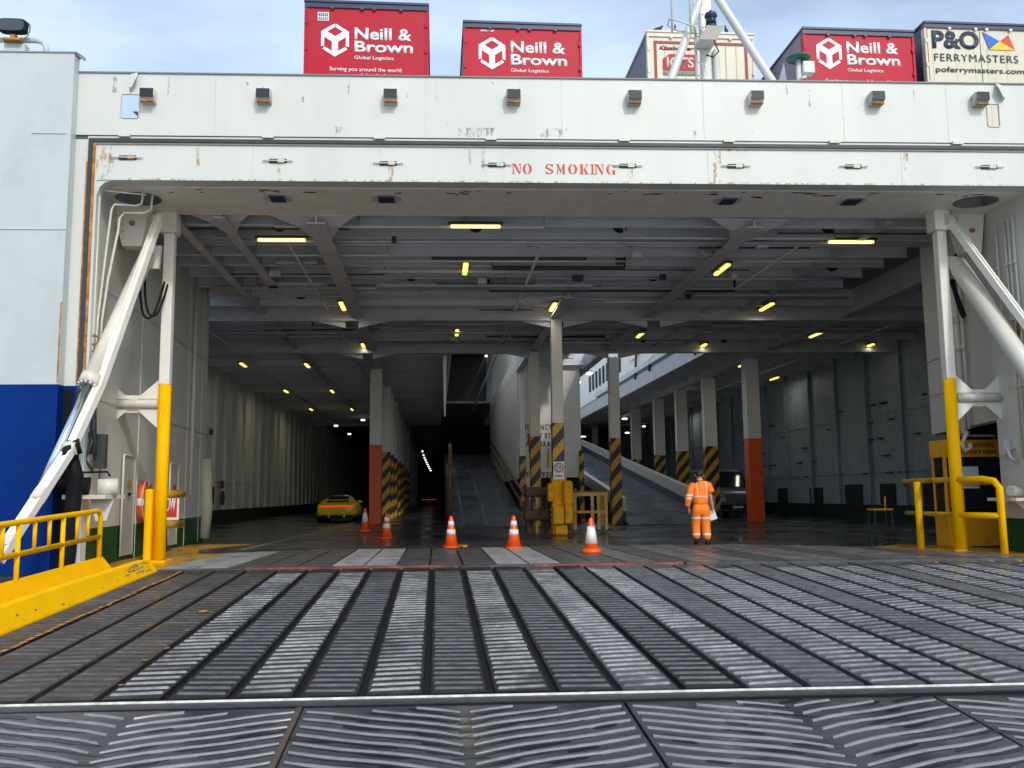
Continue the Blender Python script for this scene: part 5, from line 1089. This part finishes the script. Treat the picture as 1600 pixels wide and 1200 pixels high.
# ------------------------------------------------------------------ trailers on the upper deck
def trailer(label, x0, x1, y, zt, body, kind, side=CTSIDE, zb=9.1, roof=CTNAVY, LN=13.4):
    t = thing('trailer', label, 'trailer', ((x0+x1)/2, y, 7.9), 'road trailers on the upper deck'); wd = x1-x0
    box_('body', [side], t, x0, x1, y+.06, y+LN, zb, zt-.03)
    b = MB(); b.box(x0, x1, y, y+.05, zb, zt-.12); b.build('rear_doors', body, t)
    # frame: corner posts, head rail
    box_('corner_post', body, t, x0-.02, x0+.03, y-.03, y+.12, zb, zt-.17); box_('corner_post', body, t, x1-.03, x1+.02, y-.03, y+.12, zb, zt-.17)
    b = MB(); b.box(x0-.03, x1+.03, y-.06, y+LN+.05, zt-.05, zt); b.box(x0-.02, x1+.02, y-.035, y+.1, zt-.16, zt-.05); b.build('roof_rim', roof, t)
    MB().box((x0+x1)/2-.008, (x0+x1)/2+.008, y-.004, y, zb, zt-.17).build('door_gap', DARK if body is CTCRM else MAROON, t)
    b = MB()
    for u in (.06, .27, .44, .56, .73, .94): xx = x0+wd*u; b.box(xx-.006, xx+.006, y-.003, y-.0005, zb, zt-.2)
    b.build('panel_seam', mat('seam_red_dark', (.27, .01, .03), .5, var=.2) if body is CTRED else mat('seam_cream_dark', (.46, .44, .35), .5, var=.2), t)
    b = MB()
    for u in (.22, .46, .56, .78):
        xx = x0+wd*u; b.box(xx-.035, xx+.035, y-.06, y-.036, zt-.20, zt-.14)
    b.build('locking_gear', DGREY if body is not CTCRM else CREAM, t)
    b = MB()
    for s in (x0+.02, x1-.02):
        for q in (.5, 1.1, 1.7): b.box(s-.035, s+.035, y-.045, y-.03, zt-q-.05, zt-q+.05)
    b.build('door_hinge', body, t)
    b = MB(); b.box(x0+.5, x1-.5, y+.3, y+LN-.4, zb-.3, zb-.002); b.build('chassis', DGREY, t)
    for yy in (2, 3.3, LN-2):
        for s in (x0+.25, x1-.25): MB().lathe((s, y+yy, 8.42), [(.5, -.15), (.5, .15)], 16, axis=(1, 0, 0)).build('wheel', BLACK, t)
    return t
def cube_logo(t, cx, cz, R, y):
    # open cube drawn with broad mitred strokes that stop short of each other
    b = MB(); H6 = [Vector((cx+R*.90*cos(pi/2+i*pi/3), 0, cz+R*sin(pi/2+i*pi/3))) for i in range(6)]
    T, UL, LL, B_, LR, UR = H6; c0 = Vector((cx, 0, cz)); tk = .27
    def quad(p0, p1, q1, q0): b.prism([v+Vector((0, y, 0)) for v in (p0, p1, q1, q0)], (0, -.004, 0))
    f = 1-tk
    top_in = lambda v: (T+UL+UR+c0)/4 + (v-(T+UL+UR+c0)/4)*.56
    quad(T.lerp(UL, .04), UL, top_in(UL), top_in(T).lerp(top_in(UL), .04)); quad(T.lerp(UR, .04), UR, top_in(UR), top_in(T).lerp(top_in(UR), .04))
    lc = (UL+LL+B_+c0)/4; rc = (UR+LR+B_+c0)/4
    li = lambda v: lc + (v-lc)*.56; ri = lambda v: rc + (v-rc)*.56
    quad(UL, UL.lerp(LL, .90), li(UL).lerp(li(LL), .95), li(UL)); quad(UR, UR.lerp(LR, .90), ri(UR).lerp(ri(LR), .95), ri(UR))
    quad(LL.lerp(B_, .10), B_, li(B_), li(LL).lerp(li(B_), .06)); quad(LR.lerp(B_, .10), B_, ri(B_), ri(LR).lerp(ri(B_), .06))
    quad(UL, top_in(UL), top_in(c0), c0); quad(UR, top_in(UR), top_in(c0), c0); quad(UL, c0, li(c0), li(UL)); quad(UR, c0, ri(c0), ri(UR))
    quad(c0, B_, li(B_), li(c0)); quad(c0, B_, ri(B_), ri(c0))
    b.build('emblem', DECAL, t)
def nb(t, x0, x1, y, zt, logo_z, tag_=True, sc_=1.0):
    W_ = (x1-x0)/190
    X = lambda p: x0 + p*W_          # p = px from the trailer's left edge, 190 px wide
    Z = lambda q: logo_z - q*W_      # q = px below the lettering top
    cube_logo(t, X(46), Z(22), 27.5*W_, y-.006)
    text('lettering', 'Neill &', DECAL, t, X(76), X(165), Z(20.5), Z(.5), y-.008, bold=.026, fn=F0)
    text('lettering', 'Brown', DECAL, t, X(76), X(167), Z(41), Z(22.5), y-.008, bold=.026, fn=F0)
    text('lettering', 'Global Logistics', DECAL, t, X(76), X(137), Z(54.5), Z(47), y-.008, bold=.012, fn=F0)
    if tag_:
        text('lettering', 'Serving you around the world', DECAL, t, X(38), X(149), Z(74.5), Z(66), y-.008, bold=.008, fn=F0)
        text('lettering', 'around the clock', DECAL, t, X(62), X(127), Z(84), Z(76), y-.008, bold=.008, fn=F0)
w1 = 2.66/190
t1 = trailer('leftmost red trailer, standing highest, with a small white notice near its top left corner', -2.85, -.19, 19.06, 12.02, CTRED, 'nb')
nb(t1, -2.85, -.19, 19.06, 12.02, 12.02-42*w1)
box_('notice', DECAL, t1, -2.85+19*w1, -2.85+36*w1, 19.045, 19.055, 12.02-33*w1, 12.02-19*w1)
b = MB()
for k in range(5): b.box(-2.85+(20.5+k*3)*w1, -2.85+(22.3+k*3)*w1, 19.038, 19.044, 12.02-26*w1, 12.02-21*w1); b.box(-2.85+(20.5+k*3)*w1, -2.85+(22.1+k*3)*w1, 19.038, 19.044, 12.02-32*w1, 12.02-27.5*w1)
b.build('notice_print', BLKT, t1)
t2 = trailer('red trailer in the middle with a small maker mark above its emblem', .64, 3.36, 19.9, 12.12, CTRED, 'nb', LN=7.4, side=mat('trailer_side_dark', (.05, .05, .06), .5, var=.1))
nb(t2, .62, 3.36, 19.9, 12.12, 12.12-32*w1, tag_=True)
text('lettering', 'KRONE', DECAL, t2, 1.02, 1.34, 12.12-17.5*w1, 12.12-14*w1, 19.892, bold=.04, fn=F0, shear=.25)
t3 = trailer('cream trailer with a maroon border and red emblem behind the ladder mast', 5.42, 8.21, 21.8, 13.06, CTCRM, 'c', LN=7.0, side=mat('trailer_side_dim', (.12, .09, .13), .5, var=.15), zb=9.1, roof=CTCRM)
b = MB(); y_ = 21.79
b.box(5.58, 8.04, y_-.006, y_, 12.72, 12.79); b.box(5.58, 5.65, y_-.006, y_, 10.5, 12.715); b.box(7.97, 8.04, y_-.006, y_, 10.5, 12.715); b.build('maroon_border', MAROON, t3)
text('lettering', 'Kässbohrer', MAROON, t3, 5.72, 6.62, 12.55, 12.66, y_-.004, bold=.03, fn=F0, shear=.2)
b = MB(); b.prism([(5.80, y_-.004, 12.0), (5.80, y_-.004, 12.3), (5.98, y_-.004, 12.44), (6.68, y_-.004, 12.44), (6.68, y_-.004, 12.0)], (0, -.004, 0)); b.build('emblem_red_panel', CTRED, t3)
box_('emblem_dark_panel', mat('emblem_grey', (.10, .14, .13), .5, var=0), t3, 5.80, 6.68, y_-.008, y_-.004, 11.87, 11.97)
text('lettering', 'ICTS', CTCRM, t3, 5.90, 6.62, 12.06, 12.36, y_-.012, bold=.035, fn=F0)
text('lettering', 'Driven by trailers', CTCRM, t3, 5.87, 6.6, 11.89, 11.95, y_-.012, bold=.01, fn=F0)
b = MB()
for k in range(9): xx = 5.85+k*.27; b.box(xx, xx+.01, y_-.003, y_, 10.5, 12.7)
b.build('door_corrugation', mat('cream_dark_line', (.45, .43, .34), .5, var=.1), t3)  # corrugation drawn as thin darker cream lines
t4 = trailer('red trailer right of the green disc antenna, grey curtain side showing', 8.69, 11.40, 19.8, 12.18, CTRED, 'nb', side=CTSIDE)
nb(t4, 8.69-.05, 11.38, 19.8, 12.18, 12.18-22*w1*1.01, tag_=True)
b = MB(); b.prism([(8.685, 20.6, 10.2), (8.685, 21.7, 10.2), (8.685, 21.4, 11.6), (8.685, 21.0, 11.9)], (-.004, 0, 0)); b.build('side_lettering', DECAL, t4)
t5 = trailer('cream trailer at the right edge with dark blue lettering and a four coloured flag', 11.77, 14.55, 19.9, 12.49, CTCRM, 'po', side=CTNAVY)
y_ = 19.89; w5 = 2.66/190*1.047
X5 = lambda p: 11.69+(p-1440)*w5; Z5 = lambda q: 12.51-(q-36)*w5
b = MB(); b.box(X5(1447), X5(1640), y_-.006, y_, Z5(48.5), Z5(46)); b.box(X5(1447), X5(1449.5), y_-.006, y_, Z5(140), Z5(49)); b.build('maroon_border', MAROON, t5)
text('lettering', 'P&O', NAVYT, t5, X5(1457), X5(1538), Z5(83.5), Z5(52), y_-.008, bold=.032, fn=F0)
text('lettering', 'FERRYMASTERS', NAVYT, t5, X5(1459), X5(1604), Z5(105.5), Z5(92.5), y_-.008, bold=-.005, fn=F0, spacing=1.1)
text('lettering', 'poferrymasters.com', NAVYT, t5, X5(1460), X5(1613), Z5(127), Z5(115), y_-.008, bold=.008, fn=F0)
fl4 = [((1545, 52), (1555, 83), (1574, 68), BLUF), ((1545, 52), (1574, 68), (1590, 56), GRYF), ((1590, 56), (1574, 68), (1600, 83), REDF), ((1555, 83), (1600, 83), (1574, 68), YELF)]
for p, q, r_, m_ in fl4:
    b = MB(); b.prism([(X5(a), y_-.006, Z5(c)) for a, c in (p, q, r_)], (0, -.004, 0)); b.build('flag_quarter', m_, t5)

# ------------------------------------------------------------------ mast with ladder
def on(x, y, Y):
    d = Mi @ Vector(((x-800)/FPX, -(y-600)/FPX, -1)); tt = Y/d.y; return (d.x*tt, Y, HC+d.z*tt)
t = thing('ladder_mast', 'white A-frame mast with a caged ladder rising behind the stern header', 'mast', (6.0, 17.4, 7.9))
YM = 17.4
def dn(p, z=7.9): return (p[0], p[1], z)
MB().tube([on(1030, 165, 17.0), on(1047, 128, 17.0), on(1093, 2, 17.3), on(1120, -70, 17.4)], .085, 12).build('mast_leg', WHITE, t)
MB().tube([on(1228, 165, 17.0), on(1207, 128, 17.0), on(1121, -4, 17.3), on(1085, -60, 17.4)], .085, 12).build('mast_leg', WHITE, t)
c0 = on(1105, 128, YM); c1 = on(1105, -80, YM)
b = MB(); b.box(c0[0]-.11, c0[0]+.11, YM-.1, YM+.1, 7.9, 12.9); b.build('mast_column', WHITE, t)
MB().tube([(c0[0]+.18, YM-.15, 7.9), (c0[0]+.16, YM-.15, 10.2)], .07, 10).build('side_pipe', WHITE, t)
b = MB(); b.prism([(c0[0]-.12, YM-.2, 11.15), (c0[0]+.55, YM-.2, 12.4), (c0[0]+.28, YM-.2, 12.9), (c0[0]-.05, YM-.2, 12.0)], (0, .1, 0)); b.build('gusset', CREAM, t)
lx0, lx1 = on(1086, 100, YM)[0], on(1100, 100, YM)[0]-.06
b = MB(); b.tube([(lx0, YM-.1, 8.4), (lx0, YM-.1, 12.9)], .03, 8); b.tube([(lx1, YM-.1, 8.4), (lx1, YM-.1, 12.9)], .02, 8)
z = 8.6
while z < 12.8: b.tube([(lx0, YM-.1, z), (lx1+.05, YM-.1, z-.12)], .014, 6); z += .28
b.build('ladder', WHITE, t)
b = MB(); hx = lx0-.42
for z in (10.55, 11.35, 12.2): b.tube([(lx0, YM-.12, z+.0), (lx0-.1, YM-.4, z+.02), (hx-.1, YM-.62, z+.03), (hx-.22, YM-.5, z+.12), (hx-.16, YM-.1, z+.2), (hx+.1, YM+.1, z+.2), (lx0, YM, z+.1)], .018, 6)
for xx in (hx-.16, hx+.22): b.tube([(xx, YM-.45, 10.4), (xx, YM-.5, 12.9)], .022, 6)
b.build('ladder_cage', WHITE, t)
lp = on(1111, 38, YM-.45)
t = thing('navigation_lamp', 'black lantern lamp on a cream bracket plate mounted on the mast', 'navigation lamp', lp)
MB().lathe((lp[0], lp[1], lp[2]-.1), [(.09, 0), (.12, .02), (.12, .06), (.10, .07), (.10, .24), (.13, .26), (.12, .32), (.05, .36), (.02, .4)], 16).build('lantern_body', CTNAVY, t)
MB().lathe((lp[0], lp[1], lp[2]-.1), [(.105, .08), (.105, .23)], 16).build('lens', GLASS, t)
b = MB(); b.hexa([(lp[0]-.28, lp[1]-.05, lp[2]-.35), (lp[0]+.1, lp[1]-.05, lp[2]-.35), (lp[0]+.1, lp[1]+.4, lp[2]-.35), (lp[0]-.28, lp[1]+.4, lp[2]-.35), (lp[0]-.14, lp[1]-.18, lp[2]-.12), (lp[0]+.2, lp[1]-.18, lp[2]-.12), (lp[0]+.2, lp[1]+.2, lp[2]-.12), (lp[0]-.14, lp[1]+.2, lp[2]-.12)]); b.build('bracket_plate', CREAM, t)
MB().tube([(lp[0]+.03, lp[1], lp[2]-.3), (lp[0]+.12, lp[1]-.05, lp[2]-.6), (lp[0]+.02, lp[1], lp[2]-.7), (lp[0]-.03, lp[1]+.3, lp[2]-.5)], .014, 6).build('cable', BLACK, t)
# disc antenna
dp = on(1247, 92, 16.9)
t = thing('disc_antenna', 'green disc on a white pole with a small white box, above the stern header', 'antenna', (dp[0], dp[1], 7.9))
MB().tube([(dp[0], dp[1], 7.9), (dp[0], dp[1], dp[2]-.02)], .05, 10).build('pole', WHITE, t)
MB().lathe((dp[0], dp[1], dp[2]), [(.03, .06), (.12, .055), (.235, .02), (.24, 0), (.22, -.02), (.02, -.03)][::-1], 28).build('disc', GDISC, t)
b = MB(); b.box(dp[0]+.06, dp[0]+.30, dp[1]-.1, dp[1]+.1, dp[2]-.33, dp[2]-.08); b.build('equipment_box', WHITE, t, bevel=.015)
MB().tube([(dp[0]+.0, dp[1]-.06, dp[2]-.45), (dp[0]+.12, dp[1]-.06, dp[2]-.4)], .03, 8).build('clamp', WHITE, t)
# pole seen through the left cut-out window
wp = on(217, 178, 17.6)
b = MB(); b.tube([(wp[0]+.0, wp[1], 7.9), (wp[0], wp[1], wp[2])], .03, 8); b.prism([(wp[0]-.12, wp[1], wp[2]+.05), (wp[0]+.15, wp[1], wp[2]+.05), (wp[0]+.1, wp[1], wp[2]-.04), (wp[0]-.02, wp[1], wp[2]-.04)], (0, .1, 0)); tag(b.build('deck_post', DGREY), 'dark post head visible through the left cut-out window of the bulwark', 'post')
wp = on(1562, 190, 17.2)
b = MB(); b.box(wp[0]-.5, wp[0]+.7, 17.6, 17.7, 7.9, 8.85); tag(b.build('deck_locker', mat('locker_grey', (.16, .18, .2), .5, var=.3, scale=8)), 'grey panel seen through the right cut-out window of the bulwark', 'locker')

# ------------------------------------------------------------------ floodlight on the hull corner
fp = on(20, 42, 15.95)
t = thing('floodlight', 'large dark floodlight on a tubular yoke on top of the left hull corner', 'floodlight', (fp[0], 16.15, 9.15), 'floodlights on the hull top')
b = MB(); pts = []
for a in range(24):
    th = a*pi/12; sgn = lambda v: (v > 0)-(v < 0)
    pts.append((fp[0]+.26*abs(cos(th))**.5*sgn(cos(th)), 15.880, fp[2]+.13*abs(sin(th))**.55*sgn(sin(th))))
b.prism(pts, (0, .18, .03)); b.build('lamp_housing', BLACK, t, bevel=.01)
b = MB(); b.prism([(fp[0]+(p[0]-fp[0])*.86, 15.875, fp[2]+(p[2]-fp[2])*.82) for p in pts], (0, -.012, 0)); b.build('lamp_glass', mat('floodlight_glass', (.05, .07, .08), .08, var=.1), t)
MB().tube([(fp[0]-.27, 15.930, fp[2]+.05), (fp[0]-.25, 15.950, fp[2]-.16), (fp[0]-.12, 15.980, fp[2]-.24), (fp[0]+.12, 15.980, fp[2]-.24), (fp[0]+.27, 15.950, fp[2]-.16), (fp[0]+.29, 15.930, fp[2]+.04)], .012, 8).build('yoke', STEEL, t)
b = MB(); b.box(fp[0]-.14, fp[0]+.16, 15.880, 16.080, fp[2]-.27, fp[2]-.235); b.box(fp[0]-.03, fp[0]+.06, 15.930, 16.030, fp[2]-.24, fp[2]-.14); b.build('mount', RUST, t)
box_('pedestal', HULLW, t, fp[0]-.16, fp[0]+.20, 16.01, 16.18, 9.15, fp[2]-.275)

# ------------------------------------------------------------------ pigeons on the cream trailer
def pigeon(label, x, y, z, s, up, face):
    t = thing('pigeon', label, 'pigeon', (x, y, z), 'pigeons on the trailer roof')
    def P(a, h): return (x+face*a*s, y, z+h*s)
    if up: pts = [(P(-.10, .02), .02), (P(-.04, .10), .055), (P(.0, .17), .065), (P(.02, .25), .045), (P(.02, .31), .028), (P(.03, .35), .030), (P(.06, .36), .008)]
    else: pts = [(P(-.16, .06), .015), (P(-.06, .08), .05), (P(.03, .10), .06), (P(.09, .15), .035), (P(.11, .19), .026), (P(.15, .185), .006)]
    b = MB(); b.tube([p for p, r in pts], [r*s for p, r in pts], 12); b.build('body', BIRD, t)
    b = MB(); b.tube([P(.0, .10), P(.0, .0)], .007, 5); b.tube([P(.02, .10), P(.03, .0)], .007, 5); b.build('legs', BIRD, t)
q = on(1028, 45, 21.9); pigeon('small crouching pigeon, left on the cream trailer roof', q[0], 21.85, 13.06, .9, False, 1)
q = on(1053, 40, 21.9); pigeon('upright pigeon between the ladder and the mast leg on the cream trailer roof', q[0], 21.85, 13.06, .62, True, 1)
q = on(1133, 40, 21.9); pigeon('pigeon right of the mast column on the cream trailer roof', q[0], 21.85, 13.06, .68, True, -1)
# rusty mooring bollard outside the railing
bp_ = (-6.6, 11.0, -.6)
t = thing('mooring_bollard', 'rusty brown bollard with green weed below the railing at the left edge', 'bollard', (-6.0, 12.2, -4))
b = MB(); b.lathe((-6.05, 12.2, -4), [(.5, 0), (.5, .2), (.22, .4), (.20, 3.6), (.34, 3.8), (.36, 4.0), (.25, 4.15), (.02, 4.2)], 18); b.build('post', mat('bollard_rust', (.12, .05, .035), .7, var=.4, scale=5), t)
b = MB()
for k in range(260):
    a = rnd.uniform(0, 2*pi); r = abs(rnd.gauss(0, .25)); p = Vector((-6.15+r*cos(a), 12.2+r*sin(a), .25+rnd.uniform(-.15, .25))); d = Vector((rnd.gauss(0, 1), rnd.gauss(0, 1), rnd.gauss(0, 1))).normalized()*.05; e = d.cross(Vector((rnd.random(), 1, 0))).normalized()*.02
    b.face([p, p+d+e, p+d*2, p+d-e])
b.build('weed', mat('weed_green', (.03, .09, .015), .6, var=.4), t)
